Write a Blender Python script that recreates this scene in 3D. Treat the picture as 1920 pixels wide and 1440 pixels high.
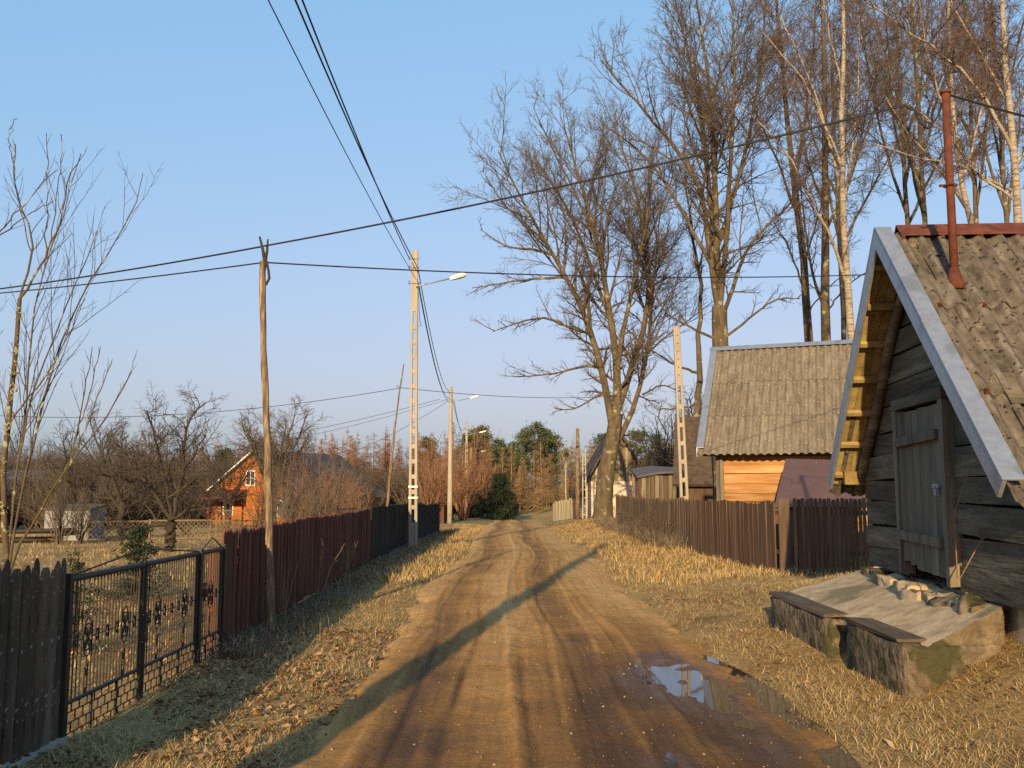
import bpy, math, random
import numpy as np
from mathutils import Vector, Matrix

sc = bpy.context.scene
for o in list(bpy.data.objects):
    bpy.data.objects.remove(o)
col = sc.collection
rad = math.radians

# ------------------------------------------------------------------ camera
EYE = np.array([0.0, 0.0, 1.6]); FPX = 1750.0; PITCH = rad(6.5)
cam_d = bpy.data.cameras.new("camera"); cam_d.sensor_width = 36; cam_d.lens = 36 * FPX / 1920
cam_d.clip_start = 0.05; cam_d.clip_end = 4000
cam = bpy.data.objects.new("camera", cam_d); col.objects.link(cam)
cam.location = EYE; cam.rotation_euler = (rad(90) + PITCH, 0, 0)
sc.camera = cam

# ------------------------------------------------------------------ light
SUN_EL = rad(15.5); SUN_AZ = rad(10.5)     # light travels towards +Y, turned 10.5 deg to +X
world = bpy.data.worlds.new("World"); sc.world = world; world.use_nodes = True
wn = world.node_tree; bg = wn.nodes['Background']
sky = wn.nodes.new('ShaderNodeTexSky'); sky.sky_type = 'NISHITA'; sky.sun_disc = False
sky.sun_elevation = SUN_EL; sky.sun_rotation = rad(180) + SUN_AZ
sky.air_density = 2.0; sky.dust_density = 2.0; sky.ozone_density = 2.0; sky.altitude = 0
# soft hazy air: the same response curve for the whole sky, one exponent and gain per channel
sp_c = wn.nodes.new('ShaderNodeSeparateColor'); cb_c = wn.nodes.new('ShaderNodeCombineColor'); wn.links.new(sky.outputs[0], sp_c.inputs[0])
for k_, (ex_, ga_) in enumerate(((.69, .53), (.335, 1.09), (.305, 1.70))):
    pw = wn.nodes.new('ShaderNodeMath'); pw.operation = 'POWER'; pw.inputs[1].default_value = ex_; ml_ = wn.nodes.new('ShaderNodeMath'); ml_.operation = 'MULTIPLY'; ml_.inputs[1].default_value = ga_
    wn.links.new(sp_c.outputs[k_], pw.inputs[0]); wn.links.new(pw.outputs[0], ml_.inputs[0]); wn.links.new(ml_.outputs[0], cb_c.inputs[k_])
wn.links.new(cb_c.outputs[0], bg.inputs[0]); bg.inputs[1].default_value = 0.15
sun_d = bpy.data.lights.new("sun", 'SUN'); sun_d.energy = 3.4; sun_d.angle = rad(0.55); sun_d.color = (1.0, 0.72, 0.385)
sun = bpy.data.objects.new("sun", sun_d); col.objects.link(sun)
sdir = Vector((math.sin(SUN_AZ) * math.cos(SUN_EL), math.cos(SUN_AZ) * math.cos(SUN_EL), -math.sin(SUN_EL)))
sun.rotation_euler = sdir.to_track_quat('-Z', 'Y').to_euler(); sun.location = (-8, -30, 12)
vs = sc.view_settings
vs.view_transform = 'Standard'; vs.look = 'None'; vs.exposure = 1.2; vs.gamma = 1.0
sc.cycles.use_denoising = False
sc.cycles.max_bounces = 6; sc.cycles.diffuse_bounces = 3; sc.cycles.glossy_bounces = 3
sc.cycles.transparent_max_bounces = 8; sc.cycles.caustics_reflective = False; sc.cycles.caustics_refractive = False

# ------------------------------------------------------------------ helpers
_F = np.array([0, math.cos(PITCH), math.sin(PITCH)]); _U = np.array([0, -math.sin(PITCH), math.cos(PITCH)]); _R = np.array([1.0, 0, 0])
def at(px, py, Y):
    """world point at forward distance Y that lies along a direction measured in the photograph"""
    d = _R * (px - 960) / FPX + _U * (720 - py) / FPX + _F
    return EYE + d * (Y / d[1])

rng = np.random.default_rng(7); random.seed(7)

_perm = np.random.default_rng(3).random((256, 256))
def vnoise(x, y):
    xi = np.floor(x).astype(int); yi = np.floor(y).astype(int)
    fx = x - xi; fy = y - yi
    fx = fx * fx * (3 - 2 * fx); fy = fy * fy * (3 - 2 * fy)
    a = _perm[xi % 256, yi % 256]; b = _perm[(xi + 1) % 256, yi % 256]
    c = _perm[xi % 256, (yi + 1) % 256]; d = _perm[(xi + 1) % 256, (yi + 1) % 256]
    return (a * (1 - fx) + b * fx) * (1 - fy) + (c * (1 - fx) + d * fx) * fy - 0.5
def fbm(x, y, o=4):
    s = 0; a = 1.0
    for k in range(o):
        s = s + a * vnoise(x * 2 ** k + 17.3 * k, y * 2 ** k + 9.1 * k); a *= 0.5
    return s
def sstep(a, b, x):
    t = np.clip((x - a) / (b - a), 0, 1); return t * t * (3 - 2 * t)

def gz(x, y):
    """height of the ground"""
    x = np.asarray(x, float); y = np.asarray(y, float)
    base = np.interp(y, [-80, 22, 40, 55, 80, 105, 140, 900], [0, 0, -.2, -.4, -.85, -.75, .1, 1.0])
    R = np.interp(y, [-50, 4, 11, 14.5, 18, 30, 40, 48, 56, 75], [.5, .62, .66, .2, .1, .12, .25, .42, .3, .3])
    rise = R * sstep(2.65, 4.4, x)
    left = .05 * sstep(-1.5, -2.5, x) - .06 * sstep(-3.0, -5, x)
    far = sstep(30, 60, np.abs(x)) * .3
    bed = -.08 * (1 - sstep(1.55, 2.0, np.abs(x - .06 - .12 * np.sin(y * .3)) - np.where(x > 0, .22, -.36)))
    n = .05 * fbm(x * .6, y * .6, 3) + .018 * fbm(x * 4, y * 4, 2)
    return base + rise + left + far + bed + n * sstep(1.2, 2.2, np.abs(x))
def gz1(x, y): return float(gz(x, y))

def set_mesh(name, V, faces_list):
    """faces_list: list of int arrays (n,3) or (n,4)"""
    me = bpy.data.meshes.new(name)
    V = np.asarray(V, np.float32)
    me.vertices.add(len(V)); me.vertices.foreach_set('co', V.ravel())
    fl = [np.asarray(f, np.int32) for f in faces_list if len(f)]
    loops = np.concatenate([f.ravel() for f in fl])
    tot = np.concatenate([np.full(len(f), f.shape[1], np.int32) for f in fl])
    start = np.concatenate([[0], np.cumsum(tot)[:-1]]).astype(np.int32)
    me.loops.add(len(loops)); me.loops.foreach_set('vertex_index', loops)
    me.polygons.add(len(tot)); me.polygons.foreach_set('loop_start', start)
    me.update(calc_edges=True)
    return me

def link(name, me, mat=None, parent=None, smooth=False):
    o = bpy.data.objects.new(name, me); col.objects.link(o)
    if mat is not None and me is not None and len(me.materials) == 0: me.materials.append(mat)
    if smooth: me.polygons.foreach_set('use_smooth', np.ones(len(me.polygons), bool))
    if parent is not None: o.parent = parent
    return o
def empty(name, loc, label, cat, group=None, rz=0):
    o = bpy.data.objects.new(name, None); col.objects.link(o)
    o.location = loc; o.rotation_euler = (0, 0, rz); o.empty_display_size = .2
    return tag(o, label, cat, group)
def tag(o, label, cat, group=None):
    o['label'] = label; o['category'] = cat
    if group: o['group'] = group
    return o
def struct(o, k='structure'):
    o['kind'] = k; return o

class MB:
    """collects simple solids; build() links them as one mesh"""
    def __init__(s): s.v = []; s.f = []
    def add(s, vs, fs):
        b = len(s.v); s.v += [tuple(map(float, p)) for p in vs]; s.f += [tuple(i + b for i in f) for f in fs]; return s
    def box(s, c, size, rot=None, jit=0):
        hx, hy, hz = [q / 2 for q in size]; c = Vector(c)
        P = [Vector((x, y, z)) for x in (-hx, hx) for y in (-hy, hy) for z in (-hz, hz)]
        if jit: P = [p + Vector((random.uniform(-jit, jit), random.uniform(-jit, jit), random.uniform(-jit, jit))) for p in P]
        if rot is not None: P = [rot @ p for p in P]
        return s.add([c + p for p in P], [(0, 1, 3, 2), (4, 6, 7, 5), (0, 4, 5, 1), (2, 3, 7, 6), (0, 2, 6, 4), (1, 5, 7, 3)])
    def bar(s, p0, p1, w, h, up=(0, 0, 1)):
        """rectangular bar from p0 to p1, w across, h along up"""
        p0 = Vector(p0); p1 = Vector(p1); t = (p1 - p0).normalized(); up = Vector(up)
        a = t.cross(up)
        if a.length < 1e-4: a = t.cross(Vector((1, 0, 0)))
        a.normalize(); b = a.cross(t)
        P = [q + a * sx * w / 2 + b * sz * h / 2 for q in (p0, p1) for sx, sz in ((-1, -1), (1, -1), (1, 1), (-1, 1))]
        return s.add(P, [(0, 1, 2, 3), (7, 6, 5, 4), (0, 4, 5, 1), (1, 5, 6, 2), (2, 6, 7, 3), (3, 7, 4, 0)])
    def tube(s, pts, r, n=6, caps=True):
        pts = [Vector(p) for p in pts]; rr = r if isinstance(r, (list, tuple)) else [r] * len(pts)
        b = len(s.v); ref = None
        for i, p in enumerate(pts):
            t = (pts[min(i + 1, len(pts) - 1)] - pts[max(i - 1, 0)]).normalized()
            if ref is None:
                ref = t.cross(Vector((0, 0, 1)) if abs(t.z) < .9 else Vector((1, 0, 0))).normalized()
            a = (ref - t * ref.dot(t)).normalized(); ref = a; c = t.cross(a)
            for k in range(n):
                q = 2 * math.pi * k / n
                s.v.append(tuple(p + (a * math.cos(q) + c * math.sin(q)) * rr[i]))
        for i in range(len(pts) - 1):
            for k in range(n):
                s.f.append((b + i * n + k, b + i * n + (k + 1) % n, b + (i + 1) * n + (k + 1) % n, b + (i + 1) * n + k))
        if caps:
            s.f.append(tuple(b + k for k in range(n))[::-1]); s.f.append(tuple(b + (len(pts) - 1) * n + k for k in range(n)))
        return s
    def prism(s, poly, a, b):
        """poly: list of 3-vectors, extruded by the vector from a to b"""
        d = Vector(b) - Vector(a); n = len(poly); P = [Vector(p) for p in poly]
        return s.add(P + [p + d for p in P], [tuple(range(n))[::-1], tuple(range(n, 2 * n))] + [(i, (i + 1) % n, (i + 1) % n + n, i + n) for i in range(n)])
    def mesh(s, name):
        me = bpy.data.meshes.new(name); me.from_pydata(s.v, [], s.f); me.update(); return me
    def build(s, name, mat, parent=None, smooth=False):
        return link(name, s.mesh(name), mat, parent, smooth)

# ---- branch polylines, all of a level at once
def tubes(P, Rr, S):
    N, K, _ = P.shape
    T = np.gradient(P, axis=1); T /= np.linalg.norm(T, axis=2, keepdims=True) + 1e-9
    ref = np.where(np.abs(T[:, :1, 2:3]) < .9, np.array([0, 0, 1.0]), np.array([1.0, 0, 0]))
    A = np.cross(T, np.broadcast_to(ref, T.shape)); A /= np.linalg.norm(A, axis=2, keepdims=True) + 1e-9
    B = np.cross(T, A)
    q = np.arange(S) * 2 * math.pi / S
    V = P[:, :, None, :] + Rr[:, :, None, None] * (A[:, :, None, :] * np.cos(q)[:, None] + B[:, :, None, :] * np.sin(q)[:, None])
    idx = np.arange(N * K * S).reshape(N, K, S)
    a = idx[:, :-1, :]; b = np.roll(a, -1, 2); d = idx[:, 1:, :]; c = np.roll(d, -1, 2)
    return V.reshape(-1, 3), np.stack([a, b, c, d], -1).reshape(-1, 4)
def join(parts):
    Vs = []; Fs = []; off = 0
    for V, F in parts:
        Vs.append(V); Fs.append(F + off); off += len(V)
    return np.concatenate(Vs), np.concatenate(Fs)
def resample(poly, r0, r1, n, wob=0, g=None):
    """polyline of control points -> n smooth points with radii from r0 to r1"""
    p = np.array(poly, float); L = np.concatenate([[0], np.cumsum(np.linalg.norm(np.diff(p, axis=0), axis=1))])
    t = np.linspace(0, L[-1], n)
    q = np.stack([np.interp(t, L, p[:, k]) for k in range(3)], 1)
    for _ in range(2):
        q[1:-1] = .5 * q[1:-1] + .25 * (q[:-2] + q[2:])
    if wob and g is not None: q[1:-1] += g.normal(0, wob, (n - 2, 3))
    return q, np.linspace(r0, r1, n)
def grow(g, P, Rr, n, t0, t1, ang, ln, up=.1, wob=.12, trop=0.0, K=5, rr=.55, rmin=.004, tip=.3, lmin=0, flat=0):
    """children for every branch of a level; n children per parent, ln = length as share of the parent's"""
    N, Kp, _ = P.shape
    plen = np.linalg.norm(np.diff(P, axis=1), axis=2).sum(1)
    cnt = np.maximum(1, np.round(n * np.clip(plen / (plen.mean() + 1e-9), .25, 2.2)).astype(int))
    ix = np.repeat(np.arange(N), cnt); M = len(ix)
    k0 = np.concatenate([np.arange(c) / c for c in cnt])
    t = np.clip(t0 + (t1 - t0) * (k0 + g.random(M) / cnt[ix]), 0, .999) * (Kp - 1)
    i = t.astype(int); fr = (t - i)[:, None]
    pos = P[ix, i] * (1 - fr) + P[ix, i + 1] * fr
    tan = P[ix, i + 1] - P[ix, i]; tan /= np.linalg.norm(tan, axis=1, keepdims=True) + 1e-9
    r0 = (Rr[ix, i] * (1 - fr[:, 0]) + Rr[ix, i + 1] * fr[:, 0]) * rr
    r0 = np.maximum(r0, rmin)
    rv = g.normal(size=(M, 3)); rv[:, 2] *= (1 - flat)
    per = rv - tan * (rv * tan).sum(1, keepdims=True); per /= np.linalg.norm(per, axis=1, keepdims=True) + 1e-9
    a = (ang * (.7 + .6 * g.random(M)))[:, None]
    d = tan * np.cos(a) + per * np.sin(a); d[:, 2] += up; d /= np.linalg.norm(d, axis=1, keepdims=True)
    L = np.maximum(ln * plen[ix] * (1.1 - .6 * t / (Kp - 1)) * (.55 + .8 * g.random(M)), lmin)
    Q = np.empty((M, K, 3)); Q[:, 0] = pos
    for k in range(1, K):
        d = d + g.normal(0, wob, (M, 3)); d[:, 2] += trop
        d /= np.linalg.norm(d, axis=1, keepdims=True)
        Q[:, k] = Q[:, k - 1] + d * (L / (K - 1))[:, None]
    return Q, r0[:, None] * np.linspace(1, tip, K)[None, :]

# ------------------------------------------------------------------ materials
def nt(name):
    m = bpy.data.materials.new(name); m.use_nodes = True
    return m, m.node_tree, m.node_tree.nodes, m.node_tree.links, m.node_tree.nodes['Principled BSDF']
def ramp(N, cols, lo=.3, hi=.7):
    r = N.new('ShaderNodeValToRGB'); e = r.color_ramp.elements
    while len(e) < len(cols): e.new(.5)
    for k, c in enumerate(cols):
        e[k].position = lo + (hi - lo) * k / max(1, len(cols) - 1); e[k].color = (*c, 1)
    return r
def mat(name, cols, scale=5, stretch=(1, 1, 1), rough=.85, bump=.3, bscale=None, spec=.25, metal=0, rand=0, detail=8, spots=None, coord='Object', island=0, bdist=.02):
    m, t, N, L, P = nt(name)
    tc = N.new('ShaderNodeTexCoord'); mp = N.new('ShaderNodeMapping'); mp.inputs['Scale'].default_value = stretch
    L.new(tc.outputs[coord], mp.inputs[0])
    if rand:
        oi = N.new('ShaderNodeObjectInfo'); cm = N.new('ShaderNodeCombineXYZ'); ml = N.new('ShaderNodeMath'); ml.operation = 'MULTIPLY'; ml.inputs[1].default_value = 40
        L.new(oi.outputs['Random'], ml.inputs[0])
        for k in range(3): L.new(ml.outputs[0], cm.inputs[k])
        L.new(cm.outputs[0], mp.inputs['Location'])
    nz = N.new('ShaderNodeTexNoise'); nz.inputs['Scale'].default_value = scale; nz.inputs['Detail'].default_value = detail; nz.inputs['Roughness'].default_value = .65
    L.new(mp.outputs[0], nz.inputs['Vector'])
    r = ramp(N, cols); L.new(nz.outputs['Fac'], r.inputs[0]); out = r.outputs[0]
    if spots:   # (colour, scale, threshold)
        sp = N.new('ShaderNodeTexNoise'); sp.inputs['Scale'].default_value = spots[1]; sp.inputs['Detail'].default_value = 5
        L.new(tc.outputs[coord], sp.inputs['Vector'])
        r2 = ramp(N, [(0, 0, 0), (1, 1, 1)], spots[2], spots[2] + .08); L.new(sp.outputs['Fac'], r2.inputs[0])
        mx = N.new('ShaderNodeMix'); mx.data_type = 'RGBA'; L.new(r2.outputs[0], mx.inputs[0]); L.new(out, mx.inputs[6]); mx.inputs[7].default_value = (*spots[0], 1); out = mx.outputs[2]
    if rand or island:
        hs = N.new('ShaderNodeHueSaturation'); mr = N.new('ShaderNodeMapRange')
        k = rand or island
        mr.inputs[3].default_value = 1 - k; mr.inputs[4].default_value = 1 + k
        if rand: L.new(oi.outputs['Random'], mr.inputs[0])
        else:
            ge = N.new('ShaderNodeNewGeometry'); L.new(ge.outputs['Random Per Island'], mr.inputs[0])
        L.new(mr.outputs[0], hs.inputs['Value']); L.new(out, hs.inputs['Color']); out = hs.outputs[0]
    L.new(out, P.inputs['Base Color'])
    P.inputs['Roughness'].default_value = rough; P.inputs['Specular IOR Level'].default_value = spec; P.inputs['Metallic'].default_value = metal
    if bump:
        b = N.new('ShaderNodeBump'); b.inputs['Strength'].default_value = bump; b.inputs['Distance'].default_value = bdist
        n2 = N.new('ShaderNodeTexNoise'); n2.inputs['Scale'].default_value = bscale or scale * 3; n2.inputs['Detail'].default_value = 6
        L.new(mp.outputs[0], n2.inputs['Vector']); L.new(n2.outputs['Fac'], b.inputs['Height']); L.new(b.outputs[0], P.inputs['Normal'])
    return m
def leafmat(name, cols, rough=.8, trans=0):
    m, t, N, L, P = nt(name)
    ge = N.new('ShaderNodeNewGeometry'); r = ramp(N, cols, 0, 1); L.new(ge.outputs['Random Per Island'], r.inputs[0])
    L.new(r.outputs[0], P.inputs['Base Color']); P.inputs['Roughness'].default_value = rough; P.inputs['Specular IOR Level'].default_value = .2
    return m

M = {}
M['bark'] = mat('bark', [(.04, .032, .02), (.09, .07, .042), (.14, .115, .07)], 6, (1, 1, .25), bump=.8, bscale=14, spots=((.24, .23, .15), 3.2, .60))
M['twig'] = mat('twig', [(.07, .056, .043), (.12, .096, .072)], 3, bump=0)
M['darkbark'] = mat('dark_bark', [(.022, .018, .013), (.06, .05, .036)], 6, (1, 1, .3), bump=.8, bscale=14)
M['darktwig'] = mat('dark_twig', [(.045, .036, .027), (.085, .068, .05)], 3, bump=0)
M['redtwig'] = mat('red_twig', [(.16, .085, .05), (.27, .15, .085)], 1.5, bump=0, island=.25)
M['tantwig'] = mat('tan_twig', [(.18, .12, .06), (.29, .20, .105)], 1.5, bump=0, island=.25)
M['graytwig'] = mat('grey_twig', [(.075, .058, .043), (.135, .108, .078)], 1.5, bump=0, island=.25)
M['birch'] = mat('birch_bark', [(.05, .04, .03), (.26, .225, .17), (.40, .35, .275)], 4, (1, 1, 5), bump=.3, spots=((.22, .2, .13), 1.6, .60))
M['lichenbark'] = mat('lichen_bark', [(.06, .045, .028), (.105, .08, .045)], 8, (1, 1, .4), bump=.6, spots=((.28, .28, .17), 9, .58))
M['lichen'] = mat('lichen', [(.20, .19, .10), (.29, .27, .15)], 30, bump=.6)
M['needle'] = leafmat('pine_needles', [(.03, .045, .02), (.06, .08, .03), (.10, .115, .05)])
M['spruce'] = leafmat('spruce_needles', [(.010, .018, .010), (.02, .032, .016), (.034, .045, .02)])
M['concrete'] = mat('concrete', [(.24, .215, .165), (.315, .285, .225), (.37, .34, .265)], 4, (1, 1, .3), bump=.25, bscale=60, rough=.9)
M['whitepaint'] = mat('white_paint', [(.62, .60, .55), (.74, .72, .68)], 6, bump=.1)
M['roughwood'] = mat('peeled_wood', [(.045, .032, .02), (.15, .11, .065), (.40, .31, .19)], 34, (1, 1, .10), bump=.6, bscale=20)
M['cable'] = mat('black_cable', [(.012, .012, .013), (.02, .02, .02)], 3, bump=0, rough=.6)
M['steel'] = mat('galvanised_steel', [(.24, .265, .30), (.33, .355, .39)], 14, bump=.05, rough=.45, metal=.55, spots=((.22, .24, .26), 4, .57))
M['rust'] = mat('rust', [(.055, .018, .011), (.10, .032, .018), (.15, .05, .026)], 9, bump=.3, bscale=50, rough=.8)
M['gatemetal'] = mat('gate_paint', [(.018, .017, .016), (.035, .032, .027)], 8, bump=.1, rough=.5, spots=((.16, .15, .04), 7, .66))
M['lampshell'] = mat('lamp_shell', [(.68, .66, .6), (.78, .76, .70)], 8, bump=.05, rough=.5)
M['redpaint'] = mat('red_brown_paint', [(.055, .022, .014), (.095, .036, .021), (.125, .05, .03)], 4, (1, 1, .25), bump=.3, rand=.32)
M['blackpaint'] = mat('black_paint', [(.012, .010, .009), (.022, .019, .016), (.035, .028, .022)], 4, (1, 1, .25), bump=.3, rand=.25)
M['picket'] = mat('weathered_picket', [(.035, .026, .018), (.07, .052, .035), (.13, .10, .07)], 5, (1, 1, .2), bump=.7, bscale=22, rand=.3, spots=((.24, .24, .18), 26, .62))
M['brownboard'] = mat('brown_board', [(.06, .034, .02), (.10, .058, .032), (.15, .092, .05)], 4, (1, 1, .18), bump=.5, bscale=18, rand=.25)
M['darkboard'] = mat('dark_board', [(.045, .03, .02), (.085, .056, .036), (.13, .09, .055)], 4, (1, 1, .18), bump=.5, bscale=18, rand=.3)
M['logwood'] = mat('weathered_log', [(.03, .024, .016), (.095, .078, .05), (.19, .16, .105)], 3.2, (.25, .25, 2.6), bump=.9, bscale=11, rand=.3, bdist=.03)
M['doorwood'] = mat('door_wood', [(.055, .047, .033), (.135, .115, .08), (.20, .175, .125)], 4.5, (1, 1, .12), bump=.7, bscale=16, rand=.25)
M['soffit'] = mat('soffit_board', [(.13, .09, .035), (.25, .18, .07), (.34, .26, .12)], 4, (1, 1, 1), bump=.4, rand=.2, spots=((.26, .25, .07), 5, .58))
M['newwood'] = mat('new_plank', [(.20, .095, .035), (.34, .18, .07), (.46, .28, .13)], 3, (.3, 1, 3), bump=.3, rand=.25)
M['asbestos'] = mat('corrugated_sheet', [(.085, .07, .048), (.155, .13, .092), (.22, .19, .14)], 4, (3, .5, 1), bump=.25, bscale=40, rand=.10, spots=((.33, .29, .215), 26, .60))
M['asbestosmoss'] = mat('mossy_sheet', [(.05, .043, .032), (.115, .098, .074), (.20, .175, .135)], 5, (3, .8, 1), bump=.35, bscale=30, rand=.10, spots=((.02, .016, .011), 20, .575), bdist=.012)
M['brownsheet'] = mat('brown_metal', [(.092, .056, .052), (.115, .07, .063)], 3, bump=.05, rough=.5)
M['stone'] = mat('mossy_stone', [(.06, .048, .03), (.135, .105, .068), (.21, .17, .112)], 5, bump=1.0, bscale=12, spots=((.05, .048, .02), 4.5, .50), bdist=.06)
M['apron'] = mat('apron_concrete', [(.27, .205, .12), (.42, .325, .20), (.53, .425, .28)], 6, bump=.5, bscale=60, spots=((.20, .17, .10), 1.4, .56))
M['cap'] = mat('plank_cap', [(.06, .045, .03), (.14, .11, .08)], 6, (2, .3, 1), bump=.6)
M['orange'] = mat('orange_boards', [(.33, .10, .014), (.43, .145, .022)], 3, bump=.1)
M['maroon'] = mat('maroon_roof', [(.075, .022, .016), (.11, .034, .024)], 4, bump=.1)
M['grayroof'] = mat('grey_roof', [(.06, .052, .042), (.11, .095, .075)], 4, bump=.3)
M['darkroof'] = mat('dark_roof', [(.035, .026, .02), (.07, .05, .036), (.10, .072, .05)], 4, (1, 1, 1), bump=.8, bscale=14)
M['slate'] = mat('slate_roof', [(.07, .07, .085), (.11, .105, .12)], 4, bump=.3)
M['glass'] = mat('window_glass', [(.02, .025, .03), (.04, .045, .05)], 3, bump=0, rough=.08, spec=.6)
M['lattice'] = mat('lattice_wood', [(.12, .088, .052), (.19, .145, .09)], 6, bump=.1)
M['plastic'] = mat('pale_sheet', [(.20, .205, .21), (.27, .275, .28)], 3, bump=.1)
M['dryleaf'] = leafmat('dry_leaf', [(.10, .05, .025), (.20, .105, .045), (.30, .17, .075), (.36, .25, .13)])
M['grass'] = leafmat('dry_grass', [(.22, .135, .05), (.37, .245, .095), (.49, .345, .15), (.30, .19, .072), (.56, .42, .20), (.21, .165, .065)])
M['weed'] = leafmat('dead_weed', [(.10, .075, .05), (.19, .15, .10), (.27, .21, .13)])
M['pebble'] = leafmat('pebble', [(.10, .06, .03), (.16, .095, .045), (.24, .16, .09), (.34, .26, .17), (.13, .075, .038)])

def brickmat():
    m, t, N, L, P = nt('pale_brick')
    tc = N.new('ShaderNodeTexCoord'); mp = N.new('ShaderNodeMapping'); mp.inputs['Rotation'].default_value = (rad(90), 0, 0)
    b = N.new('ShaderNodeTexBrick'); b.inputs['Scale'].default_value = 1; b.inputs['Brick Width'].default_value = .27; b.inputs['Row Height'].default_value = .09
    b.inputs['Mortar Size'].default_value = .012; b.inputs['Color1'].default_value = (.56, .47, .36, 1); b.inputs['Color2'].default_value = (.68, .6, .48, 1); b.inputs['Mortar'].default_value = (.28, .22, .16, 1)
    L.new(tc.outputs['Object'], mp.inputs[0]); L.new(mp.outputs[0], b.inputs[0]); L.new(b.outputs[0], P.inputs['Base Color']); P.inputs['Roughness'].default_value = .9
    bu = N.new('ShaderNodeBump'); bu.inputs['Strength'].default_value = .5; bu.inputs['Distance'].default_value = .01; bu.invert = True
    L.new(b.outputs['Fac'], bu.inputs['Height']); L.new(bu.outputs[0], P.inputs['Normal'])
    return m
M['brick'] = brickmat()

def groundmat():
    m, t, N, L, P = nt('ground_turf')
    tc = N.new('ShaderNodeTexCoord')
    n1 = N.new('ShaderNodeTexNoise'); n1.inputs['Scale'].default_value = .55; n1.inputs['Detail'].default_value = 9; n1.inputs['Roughness'].default_value = .7
    n2 = N.new('ShaderNodeTexNoise'); n2.inputs['Scale'].default_value = 16; n2.inputs['Detail'].default_value = 8; n2.inputs['Roughness'].default_value = .75
    for n in (n1, n2): L.new(tc.outputs['Object'], n.inputs['Vector'])
    r1 = ramp(N, [(.175, .115, .05), (.30, .19, .075), (.39, .265, .11), (.24, .145, .06)], .32, .68); L.new(n1.outputs['Fac'], r1.inputs[0])
    r2 = ramp(N, [(.42, .42, .42), (1, 1, 1), (1.3, 1.25, 1.15)], .33, .66); L.new(n2.outputs['Fac'], r2.inputs[0])
    mx = N.new('ShaderNodeMix'); mx.data_type = 'RGBA'; mx.blend_type = 'MULTIPLY'; mx.inputs[0].default_value = .9
    L.new(r1.outputs[0], mx.inputs[6]); L.new(r2.outputs[0], mx.inputs[7]); L.new(mx.outputs[2], P.inputs['Base Color'])
    P.inputs['Roughness'].default_value = .95; P.inputs['Specular IOR Level'].default_value = .1
    b = N.new('ShaderNodeBump'); b.inputs['Strength'].default_value = .8; b.inputs['Distance'].default_value = .05
    L.new(n2.outputs['Fac'], b.inputs['Height']); L.new(b.outputs[0], P.inputs['Normal'])
    return m
M['ground'] = groundmat()

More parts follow.
